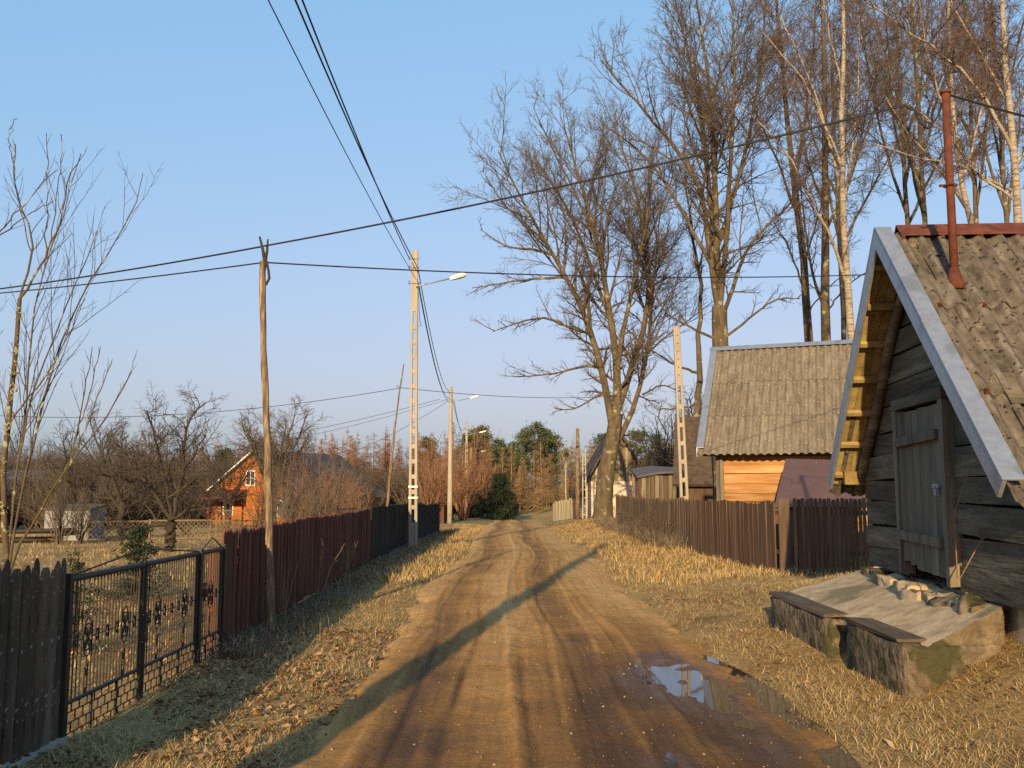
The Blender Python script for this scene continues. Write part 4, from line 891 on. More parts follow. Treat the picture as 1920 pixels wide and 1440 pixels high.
# pipe mast on the hut roof
def hutp(u_, v_, z_):
    return Vector((3.769 + v_ * math.cos(HA) - u_ * math.sin(HA), 11.2 - v_ * math.sin(HA) - u_ * math.cos(HA), z_))
mb0 = hutp(3.10, .46, 3.36); mt0 = hutp(3.12, .46, 5.16)
mast = empty('pipe_mast', mb0, 'rusty red steel pipe mast rising through the hut roof', 'mast'); orient(mast, mb0, mt0); HM = (mt0 - mb0).length
mb = MB(); mb.tube([(0, 0, 0), (0, 0, HM)], [.037, .034], 14); mb.build('pipe', M['rust'], mast, True)
mb = MB(); mb.tube([(0, 0, HM - .01), (0, 0, HM + .012)], .049, 14); mb.build('cap', M['rust'], mast)
mb = MB(); mb.tube([(.055 * math.cos(t), .055 * math.sin(t), HM * .52) for t in np.linspace(0, 6.28, 14)], .008, 5); mb.box((-.07, 0, HM * .52), (.05, .02, .02)); mb.build('clamp_ring', M['rust'], mast)
mb = MB(); mb.tube([(0, 0, .0), (0, 0, .10), (0, 0, .19)], [.085, .06, .039], 12); mb.build('base_collar', M['rust'], mast, True)

# wires
def wire(label, p0, p1, sag, r=.008, n=26, name='overhead_wire', group=None, extra=None):
    p0 = np.array(p0, float); p1 = np.array(p1, float); t = np.linspace(0, 1, n)[:, None]
    q_ = p0 + (p1 - p0) * t; q_[:, 2] -= sag * 4 * (t * (1 - t))[:, 0]
    if extra: q_ = np.concatenate([q_, np.array(extra, float)])
    V_, F_ = tubes((q_ - q_[0])[None], np.full((1, len(q_)), r), 5)
    o = link(name, set_mesh(name, V_, [F_]), M['cable'], None, True); o.location = q_[0]
    return tag(o, label, 'wire', group)
a1 = P1t + Vector((-.16, -.1, -.22)); b1 = P1t + Vector((.10, -.1, -.52)); c1 = P1t + Vector((.12, -.1, -.95))
z0_ = P0t
wire('thick upper cable running overhead from the top edge to the tall lamp pole', z0_ + Vector((.1, 0, -.15)), a1, .35, .013)
wire('second thick cable just below it reaching the tall lamp pole', z0_ + Vector((.02, 0, -.45)), b1, .42, .013)
wire('thin lower cable left of the two thick ones', z0_ + Vector((-.25, 0, -.85)), c1, .35, .008)
a2 = P2t + Vector((-.12, -.1, -.28)); b2 = P2t + Vector((-.05, -.2, -.7)); c2 = P2t + Vector((.1, -.2, -.9))
wire('upper sagging cable between the slotted and the round lamp pole', b1, a2, .75, .014)
wire('middle sagging cable between the slotted and the round lamp pole', c1, b2, .9, .014)
wire('lowest thin cable between the slotted and the round lamp pole', c1 + Vector((0, 0, -.1)), c2, 1.05, .009)
wire('cable from the round lamp pole on to the half hidden pole', P2t + Vector((.12, 0, -.75)), P3t + Vector((-.1, 0, -.3)), .9, .016)
wire('second cable from the round lamp pole on to the half hidden pole', P2t + Vector((.2, 0, -.85)), P3t + Vector((.1, 0, -.7)), 1.1, .014)
wire('cable between the half hidden pole and the farthest lamp', P3t + Vector((0, 0, -.5)), P4t + Vector((0, 0, -.3)), .8, .016)
mend = mt0 + Vector((-.35, .05, -.10))
fk = Vector(at(492, 462, 10.5)); le = Vector(at(-120, 556, 13.5))
wire('long cable crossing the road from the pole fork up to the pipe mast', fk, mend, .06, .011, extra=[mend + Vector((.10, 0, -.06)), mend + Vector((.12, 0, -.16)), mend + Vector((.2, 0, -.22)), mend + Vector((.3, 0, -.1)), mt0 + Vector((-.04, 0, -.1))])
wire('cable leaving the pole fork to the left edge', fk, le, .04, .011)
tw = Vector(at(494, 492, 10.5))
wire('lower cable from the wooden pole top to the left edge', tw, Vector(at(-120, 560, 13.5)), .03, .009)
wire('level cable from the wooden pole top passing behind the hut gable', tw, Vector(at(1700, 512, 15.5)), .12, .009)
wire('cable leaving the pipe mast towards the right edge', mt0 + Vector((.05, 0, -.03)), hutp(2.2, 3.2, 4.75), .03, .011)
wire('thin diagonal wire high behind the pipe mast', at(1830, -30, 13), at(1470, 405, 30), .1, .007)
lw = Vector(at(753, 727, 37))
wire('wire from the leaning pole across the orchard to the left edge', lw, at(-60, 776, 40), .55, .012)
wire('wire from the leaning pole across the road to the big tree', lw, at(1185, 741, 47), .25, .012)
s2 = P2t + Vector((-.15, 0, -.75))
wire('upper service wire from the round lamp pole past the orange house', s2 + Vector((-.5, 0, 0)), at(395, 840, 50), .2, .012)
wire('second service wire from the round lamp pole past the orange house', s2, at(395, 852, 50), .25, .010)
wire('steep service wire from the round lamp pole down to the orange house', s2 + Vector((0, 0, -.1)), at(618, 864, 58), .3, .012)

# ------------------------------------------------------------------ houses
def simple_house(name, label, loc, rz, half, L_, ze, zr, wall_m, roof_m, gable_m=None, over=.35, th=.09, zb=-.4, cat='house', trim=None):
    """gable end at local y = 0 facing -y; ridge along +y"""
    h = empty(name, loc, label, cat, rz=rz)
    mb = MB(); mb.box((0, L_ / 2, (ze + zb) / 2), (2 * half, L_, ze - zb)); mb.build('wall', wall_m, h)
    mb = MB(); mb.prism([(-half, -.012, ze + .001), (half, -.012, ze + .001), (0, -.012, zr - .08)], (0, 0, 0), (0, .08, 0)); mb.build('gable', gable_m or wall_m, h)
    mb = MB(); mb.prism([(-half, L_ - .08, ze + .001), (half, L_ - .08, ze + .001), (0, L_ - .08, zr - .08)], (0, 0, 0), (0, .09, 0)); mb.build('gable', gable_m or wall_m, h)
    k = (zr - ze) / half
    for sg in (-1, 1):
        a_ = Vector((0, -over, zr)); b_ = Vector((sg * (half + over), -over, ze - k * over)); up_ = Vector((sg * k, 0, 1)).normalized() * th
        mb = MB(); mb.prism([a_, b_, b_ + up_, a_ + Vector((0, 0, th * math.sqrt(1 + k * k)))], (0, 0, 0), (0, L_ + 2 * over, 0)); r_ = mb.build('roof_slope', roof_m, h)
        if trim:
            mb = MB(); mb.prism([a_ + Vector((0, -.03, .02)), b_ + Vector((0, -.03, .02)), b_ + up_ * 1.1 + Vector((0, -.03, 0)), a_ + Vector((0, -.03, th * 1.5))], (0, 0, 0), (0, .028, 0)); mb.build('bargeboard', trim, r_)
    return h
def window(parent, c, w_, h_, frame_m, ybars=1, xbars=1):
    fr = MB()
    for sx in (-1, 1): fr.box((c[0] + sx * w_ / 2, c[1] - .03, c[2]), (.07, .05, h_ + .07))
    for sz in (-1, 1): fr.box((c[0], c[1] - .031, c[2] + sz * h_ / 2), (w_ + .07, .05, .07))
    for k in range(xbars): fr.box((c[0] - w_ / 2 + w_ * (k + 1) / (xbars + 1), c[1] - .03, c[2]), (.04, .04, h_))
    for k in range(ybars): fr.box((c[0], c[1] - .029, c[2] - h_ / 2 + h_ * (k + 1) / (ybars + 1)), (w_, .04, .04))
    o = fr.build('window', frame_m, parent); mb = MB(); mb.box((c[0], c[1] - .012, c[2]), (w_, .012, h_)); mb.build('pane', M['glass'], o); return o
ap = at(482, 846, 56)
oh = simple_house('orange_house', 'orange wooden house with grey roof seen behind orchard branches', (ap[0], ap[1], -.4), -rad(21), 3.5, 9, 1.75, ap[2] + .4, M['orange'], M['grayroof'], over=.35, trim=M['whitepaint'])
mb = MB()
for k in range(30):
    z_ = .1 + k * .14; hw = 3.49 if z_ < 1.75 else 3.49 * (1 - (z_ - 1.75) / (ap[2] + .4 - 1.75)) - .05
    if hw > .1: mb.box((0, -.018, z_), (2 * hw, .02, .118))
o = mb.build('weatherboard', M['orange'], oh)
window(oh, (-.35, -.04, 2.72), .62, .85, M['whitepaint']); window(oh, (-1.9, -.04, .95), .7, .8, M['whitepaint']); window(oh, (1.6, -.04, .95), .7, .9, M['whitepaint'])
pr = link('porch', None, None, oh)
mb = MB(); mb.prism([(-3.6, -.05, 2.0), (-.6, -.05, 2.0), (-.35, -1.7, 1.5), (-3.85, -1.7, 1.5)], (0, 0, 0), (0, 0, .06)); mb.build('porch_roof', M['maroon'], pr)
for xx in (-3.6, -2.1, -.6):
    mb = MB(); mb.box((xx, -1.55, .75), (.12, .12, 1.5)); mb.build('porch_post', M['rust'], pr)

bp = at(1156, 806, 66)
bh = simple_house('brick_house', 'pale brick house with grey plank gable behind the big tree trunk', (bp[0], bp[1], gz1(bp[0], bp[1])), rad(0), 2.15, 8, 2.55, bp[2] - gz1(bp[0], bp[1]), M['brick'], M['darkroof'], M['darkboard'], over=.6, th=.1)
for k in range(24):
    x_ = -2.1 + k * .18 + .09; h_ = (bp[2] - gz1(bp[0], bp[1]) - .12 - 2.55) * (1 - abs(x_) / 2.15)
    if h_ > .1:
        mb = MB(); mb.box((x_, -.03 + random.uniform(-.006, .006), 2.56 + h_ / 2), (.165, .024, h_)); mb.build('gable_plank', M['palewood'] if k % 3 == 0 else M['doorwood'], bh)
mb = MB(); mb.box((2.1, -.06, 1.25), (.16, .08, 2.6)); mb.build('corner_board', M['doorwood'], bh)

rb = at(1290, 790, 41)
ob = simple_house('old_barn', 'tall dark brown old barn behind the leaning slotted pole', (7.5, rb[1], gz1(rb[0], rb[1])), rad(-103), 2.6, 5.5, 2.0, rb[2] - gz1(rb[0], rb[1]), M['darkboard'], M['darkroof'], over=.3, th=.14, cat='barn')
sp_ = at(1245, 880, 46)
sh_ = empty('collapsed_shed', (sp_[0], sp_[1], gz1(sp_[0], sp_[1])), 'low shed with sagging dark tarred roof beside the brick house', 'shed')
zt = sp_[2] - gz1(sp_[0], sp_[1])
mb = MB(); mb.add([(-1.5, -1.2, zt - .35), (-.5, -1.2, zt - .15), (.5, -1.2, zt - .1), (1.7, -1.2, zt + .05), (-1.5, 1.2, zt + .05), (-.5, 1.2, zt + .2), (.5, 1.2, zt + .15), (1.7, 1.2, zt + .3)], [(0, 1, 5, 4), (1, 2, 6, 5), (2, 3, 7, 6)])
o = mb.build('roof', M['slate'], sh_); o.modifiers.new('solid', 'SOLIDIFY').thickness = .1
for k in range(14):
    mb = MB(); mb.box((-1.35 + k * .21, -1.0, (zt - .35) / 2), (.19, .03, zt - .3), jit=.01); mb.build('wall_plank', M['doorwood'] if k % 3 else M['darkboard'], sh_)
for x_ in (-1.4, .2, 1.5):
    mb = MB(); mb.box((x_, .9, zt / 2), (.12, .12, zt)); mb.build('post', M['roughwood'], sh_)

lb = at(20, 884, 56)
simple_house('grey_roof_barn', 'far brown barn with slate-coloured roof at the left edge', (lb[0] - 3, lb[1], -.4), rad(-80), 2.8, 9, 1.9, lb[2] + .4, M['darkboard'], M['slate'], over=.4, cat='barn')
ps = at(125, 985, 32.5)
wb_ = empty('pale_shed', (ps[0], ps[1], gz1(ps[0], ps[1])), 'low pale sheet-metal garden shed behind a shrub on the lawn', 'shed')
mb = MB(); mb.box((0, .6, .52), (1.55, 1.2, 1.04)); mb.build('wall', M['plastic'], wb_)
mb = MB(); mb.prism([(-.85, -.1, 1.05), (.85, -.1, 1.05), (.85, 1.3, 1.2), (-.85, 1.3, 1.2)], (0, 0, 0), (0, 0, .04)); mb.build('roof', M['grayroof'], wb_)
for x_ in (-.4, .0, .4):
    mb = MB(); mb.box((x_, -.01, .52), (.03, .03, 1.0)); mb.build('rib', M['plastic'], wb_)
pt = at(30, 1004, 31)
tpile = empty('timber_pile', (pt[0], pt[1], gz1(pt[0], pt[1])), 'pile of loose beams and logs at the left edge of the lawn', 'timber')
for k in range(7):
    mb = MB(); z_ = .1 + .12 * (k // 3); mb.tube([(-1.6 + .3 * (k % 3), -.3 + .25 * (k % 3), z_), (1.1 + .15 * k, -.2 + .22 * (k % 3), z_ + .05 * k / 3)], .065, 8); mb.build('log', M['roughwood'] if k % 2 else M['darkbark'], tpile, True)
fp = empty('far_pylon', tuple(at(615, 950, 120)), 'small T-topped utility pole far behind the orange house', 'pole'); hp = at(615, 862, 120)[2] - at(615, 950, 120)[2]
mb = MB(); mb.tube([(0, 0, 0), (0, 0, hp)], .12, 8); mb.build('shaft', M['concrete'], fp); mb = MB(); mb.box((0, 0, hp - .1), (1.7, .12, .12)); mb.build('crossarm', M['concrete'], fp)

# ------------------------------------------------------------------ trees
def px_poly(pts, Y0, dY=0.0):
    """photo-guided limb: depth drifts by dY over its length, so the crown has real depth"""
    n = len(pts); return [at(x_, y_, Y0 + dY * (k / (n - 1)) ** 1.3) for k, (x_, y_) in enumerate(pts)]
def make_tree(name, label, trunk, limbs, g, levels, bark, twig, cat='tree', group=None, wob=.03, K=12, sides=10, limb_k=.72, side=0):
    """trunk: (points, r0, r1); limbs: list of (points, r0, r1); levels: list of dict for grow()"""
    base = np.array(trunk[0][0], float); root = empty(name, base, label, cat, group)
    q_, rr = resample(trunk[0], trunk[1], trunk[2], 16, wob * .6, g); rr = rr.copy(); rr[0] *= 1.28; rr[1] *= 1.1
    V_, F_ = tubes(q_[None] - base, rr[None], 14); link('trunk', set_mesh('trunk', V_, [F_]), bark, root, True)
    Ps = []; Rs = []
    body = [np.stack([np.interp(np.linspace(0, 1, 60), np.linspace(0, 1, len(q_)), q_[:, k]) for k in range(3)], 1)]
    for pts, r0, r1 in limbs:
        q_, rr = resample(pts, r0 * limb_k, r1, K, wob, g)
        near_ = np.concatenate(body); d_ = near_ - q_[0]; k_ = np.argmin((d_ ** 2).sum(1))
        if np.linalg.norm(d_[k_]) < .07 * np.linalg.norm(q_[-1] - base): q_ = q_ + d_[k_] * (np.linspace(1, 0, K) ** 1.5)[:, None]
        body.append(np.stack([np.interp(np.linspace(0, 1, 60), np.linspace(0, 1, K), q_[:, k]) for k in range(3)], 1)); Ps.append(q_); Rs.append(rr)
        V_, F_ = tubes(q_[None] - base, rr[None], sides); link('limb', set_mesh('limb', V_, [F_]), bark, root, True)
    P = np.array(Ps); R_ = np.array(Rs); parts = []
    for k, lv in enumerate(levels):
        P, R_ = grow(g, P, R_, **lv); s_ = 5 if k == 0 else 3
        parts.append(tubes(P - base, R_, s_))
    if side:
        P, R_ = grow(g, np.array(Ps), np.array(Rs), n=side, t0=.08, t1=.92, ang=1.0, ln=.13, up=.06, wob=.12, trop=.03, K=5, rr=.4, rmin=.02); parts.append(tubes(P - base, R_, 4))
        P, R_ = grow(g, P, R_, n=6, t0=.15, t1=1.0, ang=.75, ln=.5, up=.05, wob=.14, K=3, rr=.6, rmin=.011, lmin=.3); parts.append(tubes(P - base, R_, 3))
        P, R_ = grow(g, P, R_, n=4, t0=.15, t1=1.0, ang=.75, ln=.55, up=.05, wob=.14, K=2, rr=.65, rmin=.0075, lmin=.25); parts.append(tubes(P - base, R_, 3))
    c_ = link('crown', set_mesh('crown', *[z if i == 0 else [z] for i, z in enumerate(join(parts))]), twig, root, True)
    return root
LV_BIG = [dict(n=11, t0=.3, t1=1.0, ang=.55, ln=.36, up=.12, wob=.07, trop=.035, K=7, rr=.55, rmin=.028, tip=.3),
          dict(n=7, t0=.2, t1=1.0, ang=.66, ln=.46, up=.08, wob=.10, trop=.03, K=5, rr=.58, rmin=.014),
          dict(n=6, t0=.12, t1=1.0, ang=.65, ln=.46, up=.08, wob=.12, trop=.03, K=3, rr=.62, rmin=.0095, lmin=.3),
          dict(n=2.6, t0=.15, t1=1.0, ang=.65, ln=.5, up=.06, wob=.12, K=2, rr=.7, rmin=.007, lmin=.22, tip=.6)]
g = np.random.default_rng(21)
# the big tree by the road
Y1 = 49.0; tb = np.array([at(1130, 982, Y1)[0], Y1, gz1(at(1130, 982, Y1)[0], Y1) - .1])
make_tree('big_roadside_tree', 'big bare spreading tree with mossy leaning trunk on the right verge', ([tb, at(1133, 920, Y1), at(1141, 860, Y1), at(1150, 815, Y1), at(1156, 775, Y1)], .50, .36),
    [(px_poly([(1152, 812), (1143, 754), (1133, 700), (1118, 646), (1089, 567), (1064, 521), (1043, 479), (1014, 446), (997, 408), (960, 340), (935, 285)], Y1, -3.0), .30, .03),
     (px_poly([(1157, 790), (1168, 717), (1154, 650), (1147, 587), (1133, 521), (1120, 450), (1110, 400), (1075, 300), (1050, 215)], Y1, 1.5), .32, .03),
     (px_poly([(1160, 775), (1172, 725), (1197, 683), (1214, 600), (1227, 525), (1214, 462), (1200, 380), (1170, 280), (1150, 230)], Y1, 4.0), .27, .03),
     (px_poly([(1162, 700), (1168, 633), (1181, 567), (1197, 504), (1210, 442), (1220, 360), (1225, 270)], Y1, -2.0), .20, .03),
     (px_poly([(1154, 862), (1189, 800), (1214, 712), (1222, 650), (1225, 575), (1231, 483), (1240, 380)], Y1, 3.0), .22, .03),
     (px_poly([(1128, 690), (1106, 683), (1060, 696), (1010, 705), (962, 706)], Y1, -2.5), .11, .02),
     (px_poly([(1098, 625), (1064, 615), (1014, 592), (970, 605), (924, 622)], Y1 - .8, -3), .12, .02),
     (px_poly([(1062, 525), (1006, 525), (950, 530), (885, 540)], Y1 - 1.8, 1), .11, .02),
     (px_poly([(1045, 480), (1000, 468), (950, 465), (900, 430)], Y1 - 2.2, 2), .11, .02),
     (px_poly([(1030, 460), (985, 420), (940, 380), (905, 320)], Y1 - 2.4, -1), .10, .02),
     (px_poly([(1120, 450), (1080, 360), (1030, 270), (1000, 200)], Y1 + .8, -3), .11, .02),
     (px_poly([(1148, 600), (1110, 500), (1080, 420), (1040, 350), (1000, 290)], Y1 + .5, 4), .15, .025),
     (px_poly([(1135, 740), (1110, 750), (1075, 770), (1040, 765)], Y1, -1.5), .08, .02),
     (px_poly([(1205, 740), (1240, 720), (1275, 735)], Y1, 2), .08, .02)],
    g, LV_BIG, M['bark'], M['twig'], wob=.02, side=15)
# second big tree rising behind the barn
Y2 = 37.0; x2 = at(1352, 700, Y2)[0]
make_tree('tall_fan_tree', 'tall bare tree fanning into many upright limbs right behind the plank barn', ([(x2, Y2, gz1(x2, Y2) - .1), at(1352, 800, Y2), at(1352, 700, Y2), at(1350, 620, Y2), at(1349, 575, Y2)], .40, .30),
    [(px_poly([(1345, 590), (1330, 520), (1322, 420), (1318, 366), (1307, 323), (1276, 287), (1240, 247), (1183, 183), (1127, 112)], Y2, -2), .19, .03),
     (px_poly([(1349, 580), (1340, 470), (1334, 380), (1322, 253), (1310, 169), (1282, 84), (1262, -20)], Y2, 2), .20, .03),
     (px_poly([(1351, 575), (1345, 420), (1338, 281), (1335, 169), (1316, 70), (1300, -60)], Y2, -.5), .20, .03),
     (px_poly([(1354, 580), (1365, 470), (1366, 351), (1375, 281), (1380, 150), (1372, -30)], Y2, -3), .17, .03),
     (px_poly([(1358, 620), (1395, 480), (1420, 440), (1490, 380), (1530, 290)], Y2, 2.5), .13, .025),
     (px_poly([(1330, 500), (1290, 420), (1240, 330), (1190, 270), (1130, 235)], Y2 - .5, 3), .12, .025),
     (px_poly([(1360, 640), (1400, 610), (1450, 560), (1500, 560)], Y2, -2), .08, .02),
     (px_poly([(1345, 640), (1300, 620), (1250, 590), (1215, 540)], Y2, -1), .08, .02),
     (px_poly([(1365, 460), (1400, 330), (1425, 200), (1435, 60), (1440, -60)], Y2, 3), .14, .025)],
    g, LV_BIG, M['bark'], M['twig'], wob=.02, side=15)
Y3 = 42.0; x3_ = at(1302, 800, Y3)[0]
LV_MID = [dict(n=12, t0=.3, t1=1.0, ang=.55, ln=.28, up=.14, wob=.07, trop=.03, K=6, rr=.55, rmin=.02),
          dict(n=7, t0=.12, t1=1.0, ang=.6, ln=.48, up=.1, wob=.10, trop=.02, K=4, rr=.6, rmin=.011),
          dict(n=5, t0=.1, t1=1.0, ang=.65, ln=.5, up=.06, wob=.12, K=2, rr=.6, rmin=.0075, lmin=.25)]
make_tree('dark_leaning_tree', 'dark bare tree leaning left between the barn roof and the old barn', ([(x3_ + .2, Y3, gz1(x3_, Y3) - .1), at(1302, 800, Y3), at(1312, 717, Y3), at(1310, 650, Y3)], .22, .115),
    [(px_poly([(1310, 655), (1318, 560), (1300, 450), (1285, 330)], Y3, -2), .16, .03), (px_poly([(1306, 700), (1270, 690), (1230, 660), (1195, 640)], Y3, -1), .09, .02), (px_poly([(1304, 760), (1260, 770), (1215, 760)], Y3, 1), .07, .02)],
    g, [dict(LV_MID[0], n=8), dict(LV_MID[1], n=5), dict(LV_MID[2], n=3)], M['bark'], M['twig'], wob=.04)
def upright(name, label, pts, Y0, r0, r1, extra, lev, bark, twig, group=None, dY=0):
    X0 = at(pts[0][0], pts[0][1], Y0)[0]; z0 = gz1(X0, Y0) - .1
    tr = [(X0, Y0, z0)] + px_poly(pts, Y0, dY)
    lim = [(px_poly(p_, Y0 + dy0, dy), ra, rb_) for p_, dy0, dy, ra, rb_ in extra] + [(px_poly(pts[len(pts) // 2:], Y0 + .0, dY + .3), r1 * 1.3, .02)]
    return make_tree(name, label, (tr, r0, r1), lim, g, lev, bark, twig, wob=.025, group=group, side=9)
upright('slender_tree', 'slender dark bare tree, left of the two trunks standing behind the barn ridge', [(1519, 660), (1511, 537), (1503, 432), (1495, 379), (1485, 326), (1470, 150), (1452, -40)], 41, .26, .05,
    [([(1508, 500), (1530, 420), (1560, 330)], 0, 2, .07, .02), ([(1500, 420), (1470, 330), (1430, 240), (1400, 170)], 0, -2, .09, .02), ([(1505, 560), (1480, 470), (1440, 400)], 0, 2, .07, .02), ([(1490, 350), (1510, 230), (1525, 90), (1530, -30)], 0, 2, .10, .02), ([(1514, 590), (1545, 545), (1575, 520)], 0, -2, .05, .02)], LV_MID, M['bark'], M['twig'])
upright('straight_tree', 'straight dark bare tree, right of the two trunks standing behind the barn ridge', [(1546, 660), (1547, 564), (1549, 458), (1547, 379), (1548, 300), (1545, 120), (1540, -40)], 39, .27, .06,
    [([(1548, 600), (1525, 520), (1508, 430), (1500, 330)], 0, 1, .10, .02), ([(1549, 440), (1590, 350), (1620, 240), (1640, 120)], 0, 3, .10, .02), ([(1548, 400), (1515, 300), (1490, 180)], 0, -2, .09, .02), ([(1547, 590), (1580, 540), (1625, 510)], 0, -2, .06, .02), ([(1547, 320), (1570, 180), (1585, 20)], 0, 2, .09, .02)], LV_MID, M['bark'], M['twig'])
LV_BIRCH = [dict(n=18, t0=.2, t1=1.0, ang=.6, ln=.24, up=.12, wob=.09, trop=-.02, K=6, rr=.42, rmin=.012),
            dict(n=6, t0=.15, t1=1.0, ang=.7, ln=.5, up=-.1, wob=.12, trop=-.06, K=5, rr=.55, rmin=.008),
            dict(n=7, t0=.1, t1=1.0, ang=.6, ln=.6, up=-.15, wob=.14, trop=-.08, K=3, rr=.6, rmin=.006, lmin=.3)]
M['birchtwig'] = mat('birch_twig', [(.075, .052, .043), (.135, .096, .078)], 2, bump=0, island=.25)
upright('forked_birch', 'white-barked birch forking just left of the hut gable top', [(1597, 650), (1590, 550), (1584, 432), (1578, 379), (1577, 281), (1581, 140), (1582, 42), (1584, -60)], 31, .165, .05,
    [([(1588, 540), (1570, 480), (1551, 432), (1529, 387), (1482, 300), (1436, 233), (1380, 195)], 0, -2, .085, .02), ([(1580, 400), (1560, 281), (1520, 155), (1490, 90), (1464, 30)], 0, 1.5, .085, .02), ([(1582, 400), (1600, 281), (1612, 150), (1610, -20)], 0, 2, .06, .02), ([(1579, 330), (1545, 230), (1500, 140), (1430, 60)], 0, -1.5, .07, .02), ([(1581, 160), (1560, 80), (1540, -10)], 0, 1, .05, .02)], LV_BIRCH, M['birch'], M['birchtwig'])
upright('edge_birch', 'white-barked birch at the right edge above the hut ridge', [(1912, 470), (1910, 400), (1909, 337), (1895, 253), (1886, 140), (1878, 0), (1872, -70)], 25, .16, .06,
    [([(1900, 290), (1870, 230), (1816, 140), (1731, 76), (1620, 0)], 0, -1, .075, .02), ([(1903, 365), (1850, 335), (1788, 309), (1700, 292), (1640, 270)], 0, 2, .055, .015), ([(1908, 380), (1830, 330), (1780, 250), (1690, 190)], 0, 1.5, .06, .015), ([(1890, 190), (1840, 100), (1790, 20), (1760, -40)], 0, 2, .055, .015), ([(1905, 330), (1940, 230), (1960, 100)], 0, 1, .06, .02)], LV_BIRCH, M['birch'], M['birchtwig'])
upright('back_birch', 'pale birch with blotchy trunk directly behind the pipe mast', [(1838, 480), (1815, 395), (1795, 320), (1787, 240), (1782, 150), (1778, 30), (1775, -60)], 33, .16, .05,
    [([(1800, 340), (1830, 260), (1850, 150), (1855, 20)], 0, 2, .07, .02), ([(1790, 270), (1760, 190), (1735, 90), (1720, -20)], 0, -2, .06, .02), ([(1810, 380), (1770, 330), (1700, 250), (1660, 180)], 0, 1, .06, .02)], LV_BIRCH, M['birch'], M['birchtwig'])
pts = [(1705, 470), (1700, 380), (1692, 250), (1684, 100), (1676, -60)]
proto = upright('dark_bare_tree', 'dark bare tree behind the hut ridge, nearest to the gable top', pts, 40, .17, .045, [([(1701, 400), (1660, 280), (1630, 150), (1610, 20)], 0, 2, .10, .02), ([(1694, 270), (1740, 150), (1770, 20)], 0, -2, .10, .02), ([(1702, 420), (1750, 320), (1800, 220), (1830, 110)], 0, 1, .10, .02), ([(1696, 320), (1670, 200), (1665, 60), (1650, -40)], 0, -3, .09, .02), ([(1698, 350), (1720, 220), (1735, 90), (1745, -40)], 0, 3.5, .09, .02)], [dict(LV_MID[0], n=11), dict(LV_MID[1], n=6), LV_MID[2]], M['bark'], M['twig'], group='dark trees behind the hut')
for px_, Y0, rz_, sc_, lab in [(1748, 36, 1.2, .92, 'dark bare tree behind the hut ridge, just left of the pipe mast'), (1846, 44, 2.6, 1.1, 'dark bare tree behind the hut ridge, just right of the pipe mast'), (1905, 42, .6, 1.05, 'dark bare tree behind the birch at the right edge'), (1585, 56, 5.7, 1.25, 'farther dark bare tree right behind the forked birch')]:
    X0 = at(px_, 700, Y0)[0]; c_ = proto.copy(); col.objects.link(c_); c_.location = (X0, Y0, gz1(X0, Y0) - .1); c_.rotation_euler = (0, 0, rz_); c_.scale = (sc_,) * 3; c_['label'] = lab
    for ch in list(proto.children):
        d_ = ch.copy(); col.objects.link(d_); d_.parent = c_

# near shrub-like tree at the left edge, with lichen
YL = 8.2; LV_SH = [dict(n=8, t0=.2, t1=.95, ang=.55, ln=.24, up=.25, wob=.09, trop=.06, K=6, rr=.5, rmin=.0028, tip=.45), dict(n=2.5, t0=.2, t1=1.0, ang=.6, ln=.32, up=.2, wob=.12, trop=.05, K=4, rr=.6, rmin=.002, tip=.5, lmin=.05)]
bL = np.array([at(30, 1120, YL)[0], YL, gz1(-4.3, YL) - .05])
def sL(pts, dY, r0, r1=.0035): return (px_poly(pts, YL + random.uniform(-.15, .15), dY), r0, r1)
lichen_tree = make_tree('lichen_shrub_tree', 'many-stemmed bare shrub tree with yellowish lichen behind the picket fence', ([bL, at(8, 960, YL), at(0, 900, YL), at(15, 800, YL), at(25, 700, YL), at(32, 600, YL), at(37, 560, YL)], .032, .018),
    [sL([(37, 565), (75, 505), (110, 430), (125, 350), (145, 300), (152, 288)], -.3, .015), sL([(37, 560), (60, 480), (65, 430), (35, 380), (25, 320), (28, 270)], .2, .014), sL([(28, 1090), (48, 1010), (68, 991), (101, 923), (135, 868), (165, 838), (196, 793), (236, 720), (248, 695)], -.4, .018),
     sL([(101, 923), (132, 862), (142, 819), (163, 720), (173, 650)], .2, .011), sL([(142, 819), (160, 770), (188, 650)], .3, .008), sL([(150, 850), (180, 760), (196, 720), (211, 672)], 0, .008),
     sL([(45, 1090), (55, 950), (75, 850), (104, 700), (132, 610), (160, 544), (205, 474), (236, 440), (257, 408), (268, 325)], .4, .017), sL([(40, 1090), (45, 885), (54, 826), (80, 700), (121, 592), (150, 520), (174, 464), (181, 433)], -.2, .015),
     sL([(30, 1090), (35, 950), (58, 755), (62, 650), (62, 547), (83, 509), (104, 471), (118, 408), (128, 346), (149, 297)], .3, .015), sL([(92, 500), (92, 374), (87, 249)], .1, .007), sL([(104, 470), (113, 391), (115, 252)], -.1, .007), sL([(40, 480), (28, 391), (24, 330), (29, 269)], 0, .007),
     sL([(-30, 470), (0, 440), (59, 401), (101, 377)], .2, .009), sL([(-30, 450), (0, 422), (42, 380), (108, 318)], -.2, .009), sL([(15, 800), (60, 740), (95, 690), (140, 600), (160, 560)], -.4, .010), sL([(0, 900), (-30, 780), (-40, 640), (-20, 520)], .3, .012), sL([(20, 1090), (10, 1000), (-20, 860), (-50, 700)], .2, .013), sL([(-40, 280), (0, 243), (20, 232), (32, 222)], 0, .005)],
    g, LV_SH, M['lichenbark'], M['darktwig'], cat='tree', wob=.008, K=14, sides=7, limb_k=.78)
mb = MB()
